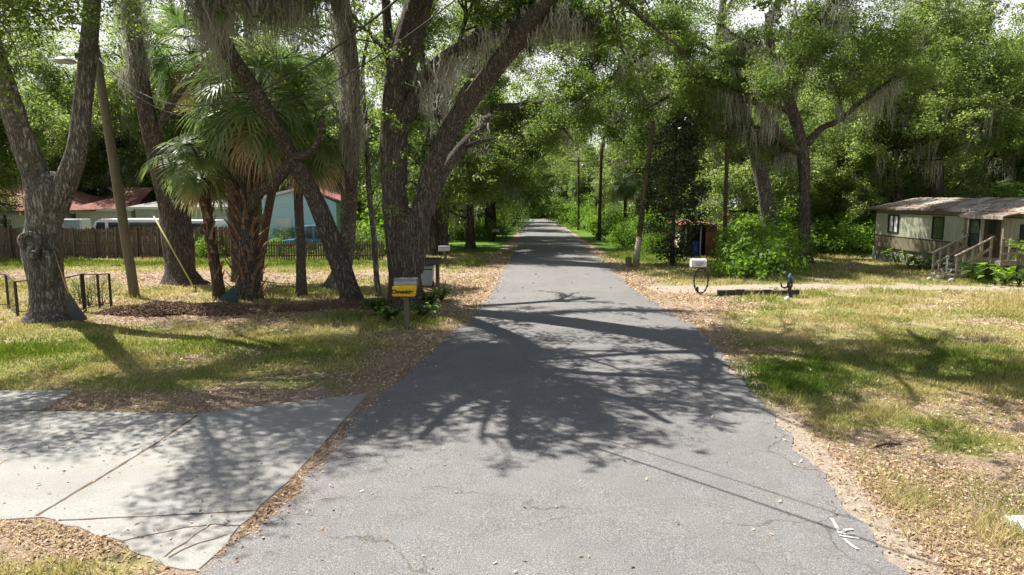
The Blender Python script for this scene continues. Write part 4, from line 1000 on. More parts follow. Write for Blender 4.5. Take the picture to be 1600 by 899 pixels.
# right-hand far anchor beyond the frame, near (6.5, 3) at about 8 m
wire(wires_from, (3.2, 4.2, 8.2), 2.9, .016, 'thick black service cable sagging from the leaning pole across the palms and over the road')
wire(wires_from + np.array([.1, 0, -.25]), (3.5, 4.6, 7.9), 2.9, .009, 'thinner wire sagging just below the thick service cable')
wire(wires_from + np.array([-.2, 0, .02]), (-34, 24, 8.0), .4, .012, 'wire running left from the leaning pole past the forked oak')
r1, b1, t1 = upole(993, 417, 1021, 190, 4.2, 3.2, 'leaning dark utility pole with a pale sleeved foot beside the magnolia', 'pole_dark')
mb = MB(); mb.tube([b1 + (t1 - b1) * q for q in (0, .21)], [.155, .145], 12); mb.build('pale_sleeve', M['deck'], r1, smooth=True)
b = base_at(982, 417); mb = MB(); mb.tube([b + np.array([0, 0, -.1]), b + np.array([0, .0, .45])], .16, 10); o = mb.build('wooden_post', M['pole'], origin=b, smooth=True, bevel=.02); tag(o, 'short thick wooden stump post at the foot of the leaning dark pole', 'post')
r2, b2, t2 = upole(936, 376, 940, 226, 3, 2.3, 'reddish brown wooden utility pole on the right verge, in front of the bushes', 'pole_dark')
r3, b3, t3 = upole(904, 360, 904, 245, 2, 1.5, 'farther utility pole with a transformer can on the right verge', 'pole_dark')
c = P(908, 262, b3[1]); mb = MB(); mb.lathe((c[0] + .2, c[1] - .25, c[2] - .5), [(.2, 0), (.25, .03), (.25, .75), (.18, .85), (.05, .9)], 14); mb.build('transformer', M['zinc'], r3, smooth=True)
mb = MB(); mb.box(P(904, 252, b3[1]), (2.4, .1, .12)); mb.build('crossarm', M['pole_dark'], r3)
r4, b4, t4 = upole(865, 344, 865, 255, 1.1, .9, 'distant pale pole near the bend of the road', 'palm_pale')
mb = MB()
for a, bb in ((t1, t2), (t2, t3), (t3, t4)):
    for off in (0, .5):
        pts = []
        for i in range(13): t = i / 12; p = a + (bb - a) * t; pts.append(p + np.array([0, 0, -off - .25 - .8 * 4 * t * (1 - t)]))
        mb.tube(pts, .012, 5)
o = mb.build('overhead_wire', M['wire'], origin=t1); tag(o, 'pair of power lines linking the utility poles down the right side', 'wire')
mb = MB(); a = t1 + np.array([0, 0, -.6]); e = P(1330, 120, 30); pts = []
for i in range(21): t = i / 20; p = a + (e - a) * t; p[2] -= 1.2 * 4 * t * (1 - t); pts.append(p)
mb.tube(pts, .014, 5); o = mb.build('overhead_wire', M['wire'], origin=a); tag(o, 'power line sagging right from the leaning dark pole past the tall palm', 'wire')

# ------------------------------------------------------------------ mobile home
def mobile_home():
    y1, y0 = 37.2, 17.5; xw = 19.75; g = gz(30) - .02; root = thing('mobile_home', (xw, 29, g), 'long pale green mobile home with a rusty sheet roof and wooden entrance steps', 'mobile home')
    zb, zm, zt, ze = .42, 1.06, 2.22, 2.46
    W_ = 4.1
    def panel(x, ya, yb, za, zb_, mat, name, rib=.10):
        mb = MB(); ys = np.arange(ya, yb, rib); vs = []; fs = []
        for i, y in enumerate(list(ys) + [yb]):
            for k, dx in ((0, 0), (.012, -.014), (rib * .75, -.014), (rib * .85, 0)):
                yy = min(y + k, yb); vs += [(x + dx, yy, za), (x + dx, yy, zb_)]
        n = len(vs) // 2
        fs = [(2 * i, 2 * i + 2, 2 * i + 3, 2 * i + 1) for i in range(n - 1)]
        mb.add(vs, fs); return mb.build(name, mat, root)
    mb = MB(); mb.box((xw + .03 + W_ / 2, (y0 + y1) / 2, (zb + ze) / 2), (W_, y1 - y0, ze - zb)); body = mb.build('body', M['siding_green'], root)
    panel(xw, y0, y1, zm, zt, M['siding_green'], 'upper_siding'); panel(xw - .004, y0, y1, zb, zm - .03, M['siding_tan'], 'lower_siding'); panel(xw - .004, y0, y1, zt + .02, ze, M['siding_tan'], 'fascia_band')
    mb = MB(); mb.box((xw - .015, (y0 + y1) / 2, zm - .015), (.03, y1 - y0, .04)); mb.box((xw - .015, (y0 + y1) / 2, zt + .008), (.03, y1 - y0, .03)); mb.box((xw - .012, y1 + .01, (zb + ze) / 2), (.05, .05, ze - zb)); mb.build('trim', M['frame'], root)
    mb = MB(); mb.box((xw + .12, (y0 + y1) / 2, (g + zb) / 2 - .05), (.06, y1 - y0 - .1, zb - g + .1)); mb.box((xw + .1 + W_ / 2, y1 - .06, (g + zb) / 2 - .05), (W_ - .2, .06, zb - g + .1)); mb.build('skirting', M['skirt'], root)
    mb = MB(); mb.box((xw + .02, y1 + .03, .05), (.12, .06, .75)); mb.build('corner_board', M['white'], root)
    # roof: two pitches with ridges of overlapping sheet
    xr_ = xw + 2.1; zr = 3.02; mb = MB(); ny = 34; e0, e1 = y0 - .2, y1 + .25; vs = []; rr_ = random.Random(3)
    secs = [(xw - .22, ze + .0), (xw - .22, ze + .05), (xw + .9, ze + .31), (xr_, zr), (xr_ + 1.1, ze + .3), (xr_ + 2.3, ze + .02)]
    for i in range(ny + 1):
        y = e0 + (e1 - e0) * i / ny
        for j, (x, z) in enumerate(secs): vs.append((x + rr_.uniform(-.02, .02) * (j < 2), y, z + rr_.uniform(-.018, .018) + (.025 if i % 4 == 0 else 0)))
    m_ = len(secs); fs = [(i * m_ + j, i * m_ + j + 1, (i + 1) * m_ + j + 1, (i + 1) * m_ + j) for i in range(ny) for j in range(m_ - 1)]
    vs2 = [(x, y, z - .05) for x, y, z in vs]; n = len(vs); fs += [tuple(n + q for q in f) for f in fs]
    mb.add(vs + vs2, fs); mb.build('roof', M['roof_metal'], root)
    mb = MB(); mb.add([(xw, y1, ze), (xr_, y1, zr - .06), (xw + W_, y1, ze), (xw, y1 - .05, ze), (xr_, y1 - .05, zr - .06), (xw + W_, y1 - .05, ze)], [(0, 1, 2), (5, 4, 3)]); mb.build('gable', M['siding_tan'], root)
    # windows
    def window(ya, yb, za, zb_, split):
        mb = MB(); x = xw - .03; fw = .06
        for yy in (ya, yb): mb.box((x, yy, (za + zb_) / 2), (.05, fw, zb_ - za + fw))
        for zz in (za, zb_): mb.box((x, (ya + yb) / 2, zz), (.046, yb - ya, fw))
        if split == 'v': mb.box((x, (ya + yb) / 2, (za + zb_) / 2), (.044, .07, zb_ - za))
        else: mb.box((x, (ya + yb) / 2, (za + zb_) / 2), (.044, yb - ya, .04))
        w_ = mb.build('window', M['frame'], root, bevel=.004)
        mb = MB(); mb.box((x + .012, (ya + yb) / 2, (za + zb_) / 2), (.01, yb - ya, zb_ - za)); mb.build('pane', M['glass'], w_)
        mb = MB()
        if split == 'v':
            for q in (.27, .73): mb.box((x + .002, ya + (yb - ya) * q, (za + zb_) / 2), (.006, (yb - ya) * .26, (zb_ - za) * .9))
            mb.build('curtain', M['wall_white'], w_)
    window(34.95, 35.9, 1.24, 2.14, 'v'); window(31.3, 32.1, 1.14, 2.14, 'h'); window(28.9, 29.5, .98, 2.1, 'h')
    mb = MB(); mb.box((xw - .02, 29.85, 1.55), (.02, .22, .14)); mb.build('number_plate', M['frame'], root, bevel=.005)
    # door recess
    mb = MB(); mb.box((xw - .02, 28.1, 1.5), (.05, .95, 1.85)); dr = mb.build('door', simple('brown_door', (.11, .07, .05), .5, .3, 5), root, bevel=.01)
    mb = MB(); mb.lathe((xw - .08, 27.75, 1.35), [(.02, -.03), (.035, 0), (.02, .03)], 10); mb.build('handle', M['zinc'], dr)
    mb = MB(); mb.box((xw - .05, 28.1, 1.85), (.012, .5, .6)); mb.build('door_pane', M['glass'], dr)
    mb = MB(); mb.box((xw - .03, 26.2, 1.65), (.05, .7, .7)); mb.build('window', M['glass'], root)
    # porch roof
    mb = MB(); mb.prism([(xw - .85, 29.1, 2.27), (xw - .85, 26.4, 2.27), (xw + .1, 26.4, 2.47), (xw + .1, 29.1, 2.47)], None, (0, 0, .05)); mb.box((xw - .84, 27.75, 2.23), (.05, 2.7, .10)); mb.build('porch_roof', M['roof_metal'], root)
    for y in (26.6, 28.9):
        mb = MB(); mb.box((xw - .62, y, (g + 2.24) / 2), (.1, .1, 2.24 - g)); mb.build('porch_post', M['siding_tan'], root, bevel=.005)
    mb = MB(); zf = .56
    for i in range(11): mb.box((xw - .66 + i * .0665, 27.75, zf), (.062, 2.5, .04))
    mb.box((xw - .70, 27.75, zf - .1), (.05, 2.5, .16)); mb.box((xw - .35, 26.55, zf - .1), (.7, .05, .16)); mb.build('porch_deck', M['deck'], root)
    # steps go down to -x
    mb = MB(); n = 4
    for i in range(n):
        x = xw - .82 - i * .30; z = zf - (i + 1) * (zf - g) / (n + 1); mb.box((x, 27.9, z), (.29, 1.4, .045)); mb.box((x + .14, 27.9, z - .09), (.02, 1.4, .14))
    for y in (27.2, 28.62): mb.bar((xw - .68, y, zf - .12), (xw - 2.0, y, g + .05), .04, .22)
    mb.build('steps', M['deck'], root)
    for y in (27.15, 28.68):
        mb = MB(); mb.bar((xw - .6, y, zf + .92), (xw - 2.08, y, g + .98), .13, .045); mb.bar((xw - .62, y, zf + .5), (xw - 1.95, y, g + .5), .035, .09)
        for k, t in enumerate((.0, .28, .55, .8, 1.0)):
            x = xw - .66 - t * 1.3; zz = zf + (g - zf) * t; mb.box((x, y + .03, zz + .4), (.09, .05, 1.0 if 0 < k < 4 else 1.1))
        mb.build('stair_railing', M['deck'], root, bevel=.004)
    mb = MB()
    mb.bar((xw - .68, 26.55, zf + .9), (xw, 26.55, zf + .9), .1, .045); mb.bar((xw - .68, 26.55, zf + .3), (xw, 26.55, zf + .3), .04, .09)
    for x in (xw - .66, xw - .36, xw - .05): mb.box((x, 26.58, zf + .45), (.06, .05, .9))
    mb.build('porch_railing', M['deck'], root)
    # leaves lying on the roof
    rs = np.random.RandomState(6); N = 900; C = np.stack([rs.uniform(xw - .1, xr_, N), rs.uniform(18, 37, N), np.zeros(N)], -1); C[:, 2] = ze + .075 + (C[:, 0] - (xw - .22)) * (zr - ze - .05) / 2.32
    keep = fbm(C[:, 0] * 1.2, C[:, 1] * .6) > .48; C = C[keep]; V, val = leaves(C, .12, 6, .08, rs, .12, 1.5)
    leaf_obj('roof_litter', V, val, M['litter'], root)
    return xw, g
xw, g0 = mobile_home()
# anchor ornament
c = base_at(1478, 436); root = thing('anchor_ornament', c, 'small white anchor ornament at the foot of the wooden steps', 'ornament')
mb = MB(); x, y, z = c
mb.tube([(x, y, z), (x, y, z + .78)], .03, 8); mb.tube([(x - .16, y, z + .60), (x + .16, y, z + .60)], .025, 8)
mb.tube([(x + .22 * math.cos(a), y, z + .42 + .22 * math.sin(a)) for a in np.linspace(R(190), R(350), 12)], [.02] + [.035] * 10 + [.02], 8)
mb.tube([(x + .06 * math.cos(a), y, z + .84 + .06 * math.sin(a)) for a in np.linspace(0, 6.28, 13)], .018, 6); mb.build('anchor', M['anchor'], root, smooth=True)
for px, py, s_ in ((1467, 436, .16), (1452, 438, .1), (1487, 440, .12), (1458, 433, .12)):
    c = base_at(px, py); mb = MB(); mb.lathe((c[0], c[1], c[2] - .04), [(s_ * .9, 0), (s_ * 1.1, .06), (s_ * .9, .12), (s_ * .45, .16), (.01, .17)], 9); o = mb.build('garden_stone', M['foundation'], origin=c, smooth=True); tag(o, 'pale garden stone beside the wooden steps of the mobile home', 'stone', 'stones beside the wooden steps')
# broad-leaf plants by the steps (taro)
def taro(px, py, seed, n, size, label, group=None, name='broadleaf_plant', D=None, hmax=.7):
    c = base_at(px, py); root = thing(name, c, label, 'plant', group); rs = np.random.RandomState(seed); V = []; val = []; mb = MB()
    for k in range(n):
        a = rs.rand() * 6.28; r_ = rs.uniform(.1, .55); h = rs.uniform(.25, hmax); tip = c + np.array([math.cos(a) * r_, math.sin(a) * r_, h]); mb.tube([c, c + (tip - c) * .5 + np.array([0, 0, .1]), tip], [.012, .01, .008], 4)
        s_ = size * rs.uniform(.6, 1.2); dr = np.array([math.cos(a), math.sin(a), -.35]); dr /= np.linalg.norm(dr); sd = np.array([-math.sin(a), math.cos(a), rs.normal(0, .25)]); u = np.array([0, 0, .12 * s_])
        b0 = tip - dr * s_ * .2; m1 = tip + dr * s_ * .25; e = tip + dr * s_ * .85
        V += [b0, m1 + sd * s_ * .36 + u, e, m1]; V += [b0, m1, e, m1 - sd * s_ * .36 + u]; v = rs.rand(); val += [v, v]
    mb.build('stalks', M['bush_leaf'], root); leaf_obj('leaves', np.array(V), np.array(val), M['bush_leaf'], root)
for k, (px, py, n, s_) in enumerate(((1528, 440, 14, .5), (1545, 440, 12, .55), (1570, 444, 16, .38), (1592, 446, 16, .35), (1555, 446, 12, .3))): taro(px, py, 70 + k, n, s_, 'broad-leaved green plant in the bed right of the wooden steps', 'plants in the bed right of the steps')
for k, (px, py, n, s_) in enumerate(((1400, 412, 14, .35), (1418, 417, 16, .35), (1436, 421, 18, .42), (1450, 424, 14, .4), (1385, 409, 10, .3), (1466, 426, 12, .3))): taro(px, py, 80 + k, n, s_, 'green plant growing against the skirting of the mobile home', 'plants along the mobile home skirting')
# young leafy branch plant by the porch
c = base_at(1600, 452); c = np.array([c[0] + .3, 23.3, gz(23.3)]); root = thing('young_tree', c, 'young bright green tree overhanging in front of the porch at the right edge', 'tree')
T = Tree(90); l = T.limb([(c, .05), (c + np.array([-.2, 0, 1.2]), .035), (c + np.array([-.6, 0, 2.1]), .02)])
for k in range(7): T.grow(l[0][-3], (-1 + .2 * k, T.rs.normal(0, .3), .15 - .05 * k), 1.0, .012, 0, -.12)
T.bark('trunk', M['bark'], root); V, val = leaves(np.array(T.tips), .16, 16, .15, T.rs, .5, .8, .4); leaf_obj('crown', V, val, M['bush_leaf'], root)

# ------------------------------------------------------------------ rusty shed with blue barrel
def shed():
    b = base_at(1090, 402); D = b[1]; root = thing('shed', b, 'small open rusty-roofed shed behind the dark magnolia', 'shed')
    xl_, xr2 = P(1062, 400, D)[0], P(1118, 400, D)[0]; z = b[2]; h = 1.75; dep = 2.2
    mb = MB(); mb.box((xl_ + .18, D, z + h / 2), (.35, .08, h)); mb.box((xl_ + .05, D + dep / 2, z + h / 2), (.08, dep, h)); mb.build('left_wall', M['cream'], root)
    mb = MB(); mb.box((xr2 - .3, D, z + h / 2), (.62, .08, h)); mb.box((xr2 - .05, D + dep / 2, z + h / 2), (.08, dep, h))
    for k in range(6): mb.box((xr2 - .58 + k * .11, D - .05, z + h / 2), (.03, .02, h))
    mb.build('right_wall', M['rust'], root)
    mb = MB(); mb.box(((xl_ + xr2) / 2, D + dep, z + h / 2), (xr2 - xl_, .08, h)); mb.build('back_wall', M['fence'], root)
    mb = MB(); xm = (xl_ + xr2) / 2; vs = []; N = 25
    for i in range(N):
        t = i / (N - 1); x = xl_ - .25 + (xr2 - xl_ + .5) * t; zz = z + h + .26 - abs(t - .45) * .42 + .02 * math.sin(i * 2.2)
        vs += [(x, D - .3, zz), (x, D + dep + .2, zz + .1)]
    fs = [(2 * i, 2 * i + 1, 2 * i + 3, 2 * i + 2) for i in range(N - 1)]; vs2 = [(a, c, d - .05) for a, c, d in vs]; n = len(vs)
    fs2 = [tuple(n + q for q in f) for f in fs] + [(2 * i, 2 * i + 2, n + 2 * i + 2, n + 2 * i) for i in range(N - 1)]
    mb.add(vs + vs2, fs + fs2); mb.build('roof', M['rust'], root)
    mb = MB(); mb.cyl((xr2 - .85, D + .1, z), (xr2 - .85, D + .1, z + h), .04); mb.build('support_pipe', M['zinc'], root)
    c = np.array([xr2 - 1.0, D + .55, z]); mb = MB(); mb.lathe(c, [(.27, 0), (.29, .03), (.29, .28), (.305, .3), (.29, .32), (.29, .6), (.305, .62), (.29, .64), (.28, .9), (.1, .92)], 18); o = mb.build('barrel', M['bluebin'], origin=c, smooth=True); tag(o, 'blue plastic barrel standing inside the open rusty shed', 'barrel')
shed()
# white post and tan post left of the magnolia
b = base_at(1010, 396); mb = MB(); mb.box(b + np.array([0, 0, .75]), (.1, .1, 1.5)); o = mb.build('fence_post', M['palm_pale'], origin=b, bevel=.01); tag(o, 'pale narrow post in the bushes just right of the leaning dark pole', 'post')
b = base_at(1021, 396); mb = MB(); mb.box(b + np.array([0, 0, .65]), (.16, .1, 1.3)); o = mb.build('fence_post', simple('ochre_wood', (.45, .27, .1), .8, .3, 5), origin=b, bevel=.01); tag(o, 'ochre brown post in the bushes right of the pale narrow post', 'post')

# ------------------------------------------------------------------ mailboxes
def mbox_shell(mb, c, L_, W_, H_, rz, n=10):
    """domed box, long axis rotated by rz from x; c = bottom centre"""
    ca, sa = math.cos(rz), math.sin(rz); prof = [(-W_ / 2, 0), (-W_ / 2, H_ * .55)] + [(-W_ / 2 * math.cos(a), H_ * .55 + H_ * .45 * math.sin(a)) for a in np.linspace(0.15, math.pi - .15, n)] + [(W_ / 2, H_ * .55), (W_ / 2, 0)]
    def pt(l, p): return (c[0] + l * ca - p[0] * sa, c[1] + l * sa + p[0] * ca, c[2] + p[1])
    A = [pt(-L_ / 2, p) for p in prof]; B = [pt(L_ / 2, p) for p in prof]; m = len(prof)
    mb.add(A + B, [tuple(range(m))[::-1], tuple(range(m, 2 * m))] + [(i, (i + 1) % m, m + (i + 1) % m, m + i) for i in range(m)])
def text_mesh(s_, size, name, mat, parent, M4, extrude=.002):
    cu = bpy.data.curves.new(name, 'FONT'); cu.body = s_; cu.size = size; cu.extrude = extrude; cu.align_x = 'CENTER'; cu.align_y = 'CENTER'; cu.offset = size * .035
    ob = bpy.data.objects.new('tmp_text', cu); COL.objects.link(ob); bpy.context.view_layer.update()
    me = bpy.data.meshes.new_from_object(ob.evaluated_get(bpy.context.evaluated_depsgraph_get())); bpy.data.objects.remove(ob)
    me.name = name; me.transform(M4); me.materials.clear(); me.materials.append(mat)
    o = bpy.data.objects.new(name, me); COL.objects.link(o); o.parent = parent; return o
b = base_at(636, 514); D = b[1]
root = thing('mailbox', b, 'silver mailbox over a yellow newspaper box on a wooden post before the double oak', 'mailbox')
mb = MB(); mb.box(b + np.array([0, 0, .46]), (.11, .11, 1.06)); mb.build('post', M['pole'], root, bevel=.008)
mb = MB(); c = P(635, 449, D); c = np.array([b[0] - .01, b[1] + .06, b[2] + 1.00]); mbox_shell(mb, c, .56, .26, .24, R(3)); o = mb.build('mailbox_body', M['zinc'], root)
mb = MB(); mb.box((c[0] + .283, c[1], c[2] + .11), (.012, .25, .22)); mb.build('mailbox_door', M['rake_plastic'], root, bevel=.004)
mb = MB(); mb.box((c[0], c[1], c[2] - .03), (.5, .16, .04)); mb.build('mounting_board', M['pole'], root)
yb = np.array([b[0] - .03, b[1] - .16, b[2] + .955]); mb = MB(); x0 = .265
vs = []
for x, s_ in ((-x0, .88), (x0, 1.0)):
    for yy, zz in ((-.10, -.135), (.10, -.135), (.115, .08), (.06, .135), (-.085, .135), (-.115, .08)): vs.append((yb[0] + x + (.03 if zz > 0 and x > 0 else 0), yb[1] + yy * s_, yb[2] + zz * s_ - (.012 if x < 0 else 0)))
mb.add(vs, [(5, 4, 3, 2, 1, 0), (6, 7, 8, 9, 10, 11)] + [(i, (i + 1) % 6, 6 + (i + 1) % 6, 6 + i) for i in range(6)])
nb = mb.build('newspaper_box', M['yellow'], root, bevel=.012)
L = wloc(root)
text_mesh('Chronicle', .125, 'lettering', M['ink'], nb, Matrix.Translation(Vector((yb[0] - L[0] - .02, yb[1] - L[1] - .117, yb[2] - L[2] - .02))) @ Matrix.Rotation(R(90) , 4, 'X') @ Matrix.Scale(1.04, 4, Vector((1, 0, 0))))
# wooden box mailbox with the bin
b = base_at(684, 452); D = b[1]; root = thing('mailbox', b, 'dark boxy mailbox on a brown wooden post beside the grey-blue bin', 'mailbox')
mb = MB(); mb.box(b + np.array([0, 0, .42]), (.13, .12, .95)); mb.build('post', M['fence'], root, bevel=.01)
mb = MB(); c = b + np.array([-.24, 0, .98]); mb.box(c, (.72, .26, .2)); mb.build('box', simple('dark_mailbox', (.075, .075, .06), .6, .3, 6), root, bevel=.02)
mb = MB(); mb.box(c + np.array([0, 0, .115]), (.76, .30, .03)); mb.box(c + np.array([.365, 0, 0]), (.012, .22, .16)); mb.build('lid', M['black'], root, bevel=.006)
b = base_at(667, 449); root = thing('wheelie_bin', b, 'grey-blue wheeled bin between the double oak and the dark boxy mailbox', 'bin')
mb = MB(); mb.box(b + np.array([0, 0, .45]), (.42, .5, .86)); 
mb = MB(); z = b[2]; vs = []
for zz, w2, d2 in ((.06, .20, .22), (.80, .27, .30)): vs += [(b[0] - w2, b[1] - d2, z + zz), (b[0] + w2, b[1] - d2, z + zz), (b[0] + w2, b[1] + d2, z + zz), (b[0] - w2, b[1] + d2, z + zz)]
mb.add(vs, [(3, 2, 1, 0), (4, 5, 6, 7), (0, 1, 5, 4), (1, 2, 6, 5), (2, 3, 7, 6), (3, 0, 4, 7)]); mb.build('bin_body', M['binblue'], root, bevel=.03)
mb = MB(); mb.box(b + np.array([0, -.02, .84]), (.60, .66, .07)); mb.build('lid', M['rake_plastic'], root, bevel=.02)
mb = MB(); mb.tube([(b[0] - .24, b[1] - .30, z + .66), (b[0] + .25, b[1] - .30, z + .66)], .018, 6); mb.build('strap', M['black'], root)
for s_ in (-1, 1):
    mb = MB(); mb.cyl((b[0] + s_ * .24, b[1] + .15, z + .11), (b[0] + s_ * .19, b[1] + .15, z + .11), .11, n=16); mb.build('wheel', M['rubber'], root)
# third: leaning post
b = base_at(700, 419); D = b[1]; root = thing('mailbox', b, 'pale grey mailbox on a thin leaning pale post, farther up the left verge', 'mailbox')
t = P(694, 392, D); mb = MB(); mb.bar(b - np.array([0, 0, .1]), t, .12, .12, (0, 1, 0)); mb.build('post', M['palm_pale'], root, bevel=.01)
mb = MB(); mbox_shell(mb, t + np.array([0, 0, .0]), .52, .24, .24, R(12)); mb.build('box', M['zinc'], root)
mb = MB(); mb.box(t + np.array([0, 0, -.02]), (.54, .24, .03), rz=R(12)); mb.build('bracket', M['pole'], root)
b = base_at(772, 377); D = b[1]; root = thing('mailbox', b, 'small white mailbox on a grey post at the far left bend of the verge', 'mailbox')
mb = MB(); mb.box(b + np.array([-.2, 0, .5]), (.12, .12, 1.2)); mb.build('post', M['pole'], root)
mb = MB(); mbox_shell(mb, b + np.array([.15, 0, .75]), .55, .26, .28, 0); mb.build('box', M['white'], root)
mb = MB(); mb.box(b + np.array([.1, 0, .72]), (.7, .24, .04)); mb.build('arm', M['pole'], root)
# white mailbox on ring stand
b = base_at(1090, 459); D = b[1]; root = thing('mailbox', b, 'white mailbox with blue and red print on a ring-shaped stand by the right drive', 'mailbox')
c = b + np.array([.1, 0, .46]); mb = MB()
mb.tube([c + np.array([.235 * math.cos(a), 0, .42 * math.sin(a)]) for a in np.linspace(0, 6.283, 33)], .024, 8)
for a in np.linspace(0, 6.283, 15)[:-1]: mb.box(c + np.array([.235 * math.cos(a), 0, .42 * math.sin(a)]), (.06, .06, .05))
mb.tube([b + np.array([.02, 0, -.1]), b + np.array([-.02, 0, .25])], .04, 8); mb.bar(c + np.array([-.15, 0, -.02]), c + np.array([.12, 0, -.02]), .02, .02)
mb.build('ring_stand', M['black'], root, smooth=False)
mb = MB(); mb.box(b + np.array([.06, 0, .92]), (.55, .2, .035)); mb.build('mounting_board', M['pole'], root)
cc = b + np.array([-.02, 0, .94]); mb = MB(); mbox_shell(mb, cc, .50, .24, .27, R(2)); bx_ = mb.build('box', M['white'], root)
mb = MB(); mb.box(cc + np.array([.256, 0, .12]), (.012, .235, .24)); mb.build('door', M['white'], root, bevel=.004)
mb = MB(); rr_ = random.Random(9)
for k in range(5):
    z_ = .06 + k * .022; mb.bar(cc + np.array([-.12, -.1255 , z_]), cc + np.array([.16, -.1255, z_ + .012]), .003, .008 )
mb.build('blue_print', simple('blue_print', (.10, .18, .45), .6, .2, 9), bx_)
mb = MB(); mb.bar(cc + np.array([-.14, -.127, .035]), cc + np.array([.05, -.127, .05]), .004, .014); mb.bar(cc + np.array([-.02, -.127, .05]), cc + np.array([.08, -.127, .02]), .004, .014); mb.build('red_flag', simple('red_flag', (.6, .05, .03), .5, .1, 9), bx_)

# hand pump figure and timber edging
a, e = base_at(1120, 459), base_at(1246, 463); mb = MB(); mb.bar(a + np.array([0, 0, .06]), e + np.array([0, 0, .06]), .18, .2); mb.build_ = None
for k in range(9): mb.box(a + (e - a) * (k + .5) / 9 + np.array([0, -.1, .08]), (.3, .12, .16 + .04 * (k % 3)))
o = mb.build('timber_edging', simple('dark_timber', (.07, .06, .05), .9, .4, 6), origin=a, bevel=.02); tag(o, 'low dark timber edging between the right lawn and the sandy drive', 'edging')
b = base_at(1233, 466); root = thing('hand_pump', b, 'small black cast-iron hand pump with a blue top at the end of the timber edging', 'hand pump')
mb = MB(); mb.lathe(b, [(.13, -.02), (.13, .03), (.06, .06), (.055, .3), (.09, .34), (.085, .55), (.06, .58), (.06, .62)], 14); mb.build('pump_body', M['black'], root, smooth=True)
mb = MB(); mb.lathe(b, [(.062, .60), (.07, .66), (.055, .72), (.03, .76), (.01, .78)], 14); mb.build('cap', simple('pump_blue', (.06, .17, .28), .5, .3, 9), root, smooth=True)
mb = MB(); mb.tube([b + np.array([-.05, 0, .34]), b + np.array([-.16, 0, .30]), b + np.array([-.26, 0, .34]), b + np.array([-.30, 0, .50])], [.03, .03, .028, .025], 8); mb.build('handle', M['black'], root, smooth=True)
mb = MB(); mb.tube([b + np.array([0, -.06, .42]), b + np.array([-.03, -.16, .42]), b + np.array([-.04, -.2, .34])], .03, 8); mb.build('spout', M['black'], root, smooth=True)
c = base_at(1230, 471); mb = MB(); mb.lathe((c[0], c[1], c[2] - .02), [(.07, 0), (.09, .06), (.07, .13), (.01, .16)], 9); o = mb.build('garden_stone', M['white'], origin=c, smooth=True); tag(o, 'small white stone in the grass in front of the hand pump', 'stone')
c = base_at(1212, 461); mb = MB(); V, val = leaves(np.array([c + np.array([0, 0, .12])]), .18, 120, .07, np.random.RandomState(3)); o = leaf_obj('small_plant', V, val, M['oak_leaf'], origin=c); tag(o, 'small dark plant beside the hand pump', 'plant')

def order_labels(group, stem):
    l_ = sorted([o for o in bpy.data.objects if o.get('group') == group and o.parent is None], key=lambda o: o.location.x / max(o.location.y, 1)); n = len(l_)
    words = {0: 'leftmost', n - 1: 'rightmost'}; mid = ['second from left', 'third from left', 'fourth from left', 'fifth from left']
    for i, o in enumerate(l_): o['label'] = words.get(i, mid[min(max(i - 1, 0), 3)]) + ' ' + stem
# ------------------------------------------------------------------ iron railing on the left
b = base_at(30, 480)
def railing():
    A = base_at(28, 492); Bq = base_at(174, 481); root = thing('iron_fence', A, 'low black iron railing around a shrub behind the forked oak', 'fence')
    pts = [base_at(14, 482), base_at(28, 493), base_at(104, 494), base_at(133, 490), base_at(156, 481), base_at(174, 479)]
    Hh = [1.0, .95, 1.0, 1.08, 1.0, 1.0]; wd = [.05, .06, .05, .09, .05, .05]
    for p, h, w_ in zip(pts, Hh, wd):
        mb = MB(); mb.box(p + np.array([0, 0, h / 2]), (w_, .05, h)); mb.build('post', M['black'], root)
    mb = MB()
    for i in range(len(pts) - 1):
        mb.bar(pts[i] + np.array([0, 0, Hh[i]]), pts[i + 1] + np.array([0, 0, Hh[i + 1]]), .03, .03)
        mb.bar(pts[i] + np.array([0, 0, .12]), pts[i + 1] + np.array([0, 0, .12]), .02, .02)
    p0 = pts[0] + np.array([-2.4, .3, 0]); mb.bar(p0 + np.array([0, 0, 1]), pts[0] + np.array([0, 0, 1]), .03, .03); mb.bar(p0 + np.array([0, 0, .12]), pts[0] + np.array([0, 0, .12]), .02, .02)
    mb.build('rails', M['black'], root)
    mb = MB()
    for i in range(len(pts) - 1):
        n = max(1, int(np.linalg.norm(pts[i + 1] - pts[i]) / .22))
        for k in range(1, n):
            if i in (1,): continue
            p = pts[i] + (pts[i + 1] - pts[i]) * k / n; mb.bar(p + np.array([0, 0, .12]), p + np.array([0, 0, .96]), .008, .008)
    mb.build('thin_bars', M['black'], root)
railing()
for k, (px, py) in enumerate(((140, 478), (125, 474), (160, 476))):
    c = base_at(px, py); root = thing('shrub', c, 'sparse twiggy shrub behind the black iron railing', 'shrub', 'shrubs behind the iron railing'); T = Tree(95 + k)
    for j in range(8): T.grow(c, (T.rs.normal(0, .5), T.rs.normal(0, .5), 1), 1.0, .012, 1, .0, .3, (2, 3))
    T.bark('stems', M['bark_dark'], root); V, val = leaves(np.array(T.tips), .12, 9, .045, T.rs); leaf_obj('foliage', V, val, M['oak_leaf'], root)

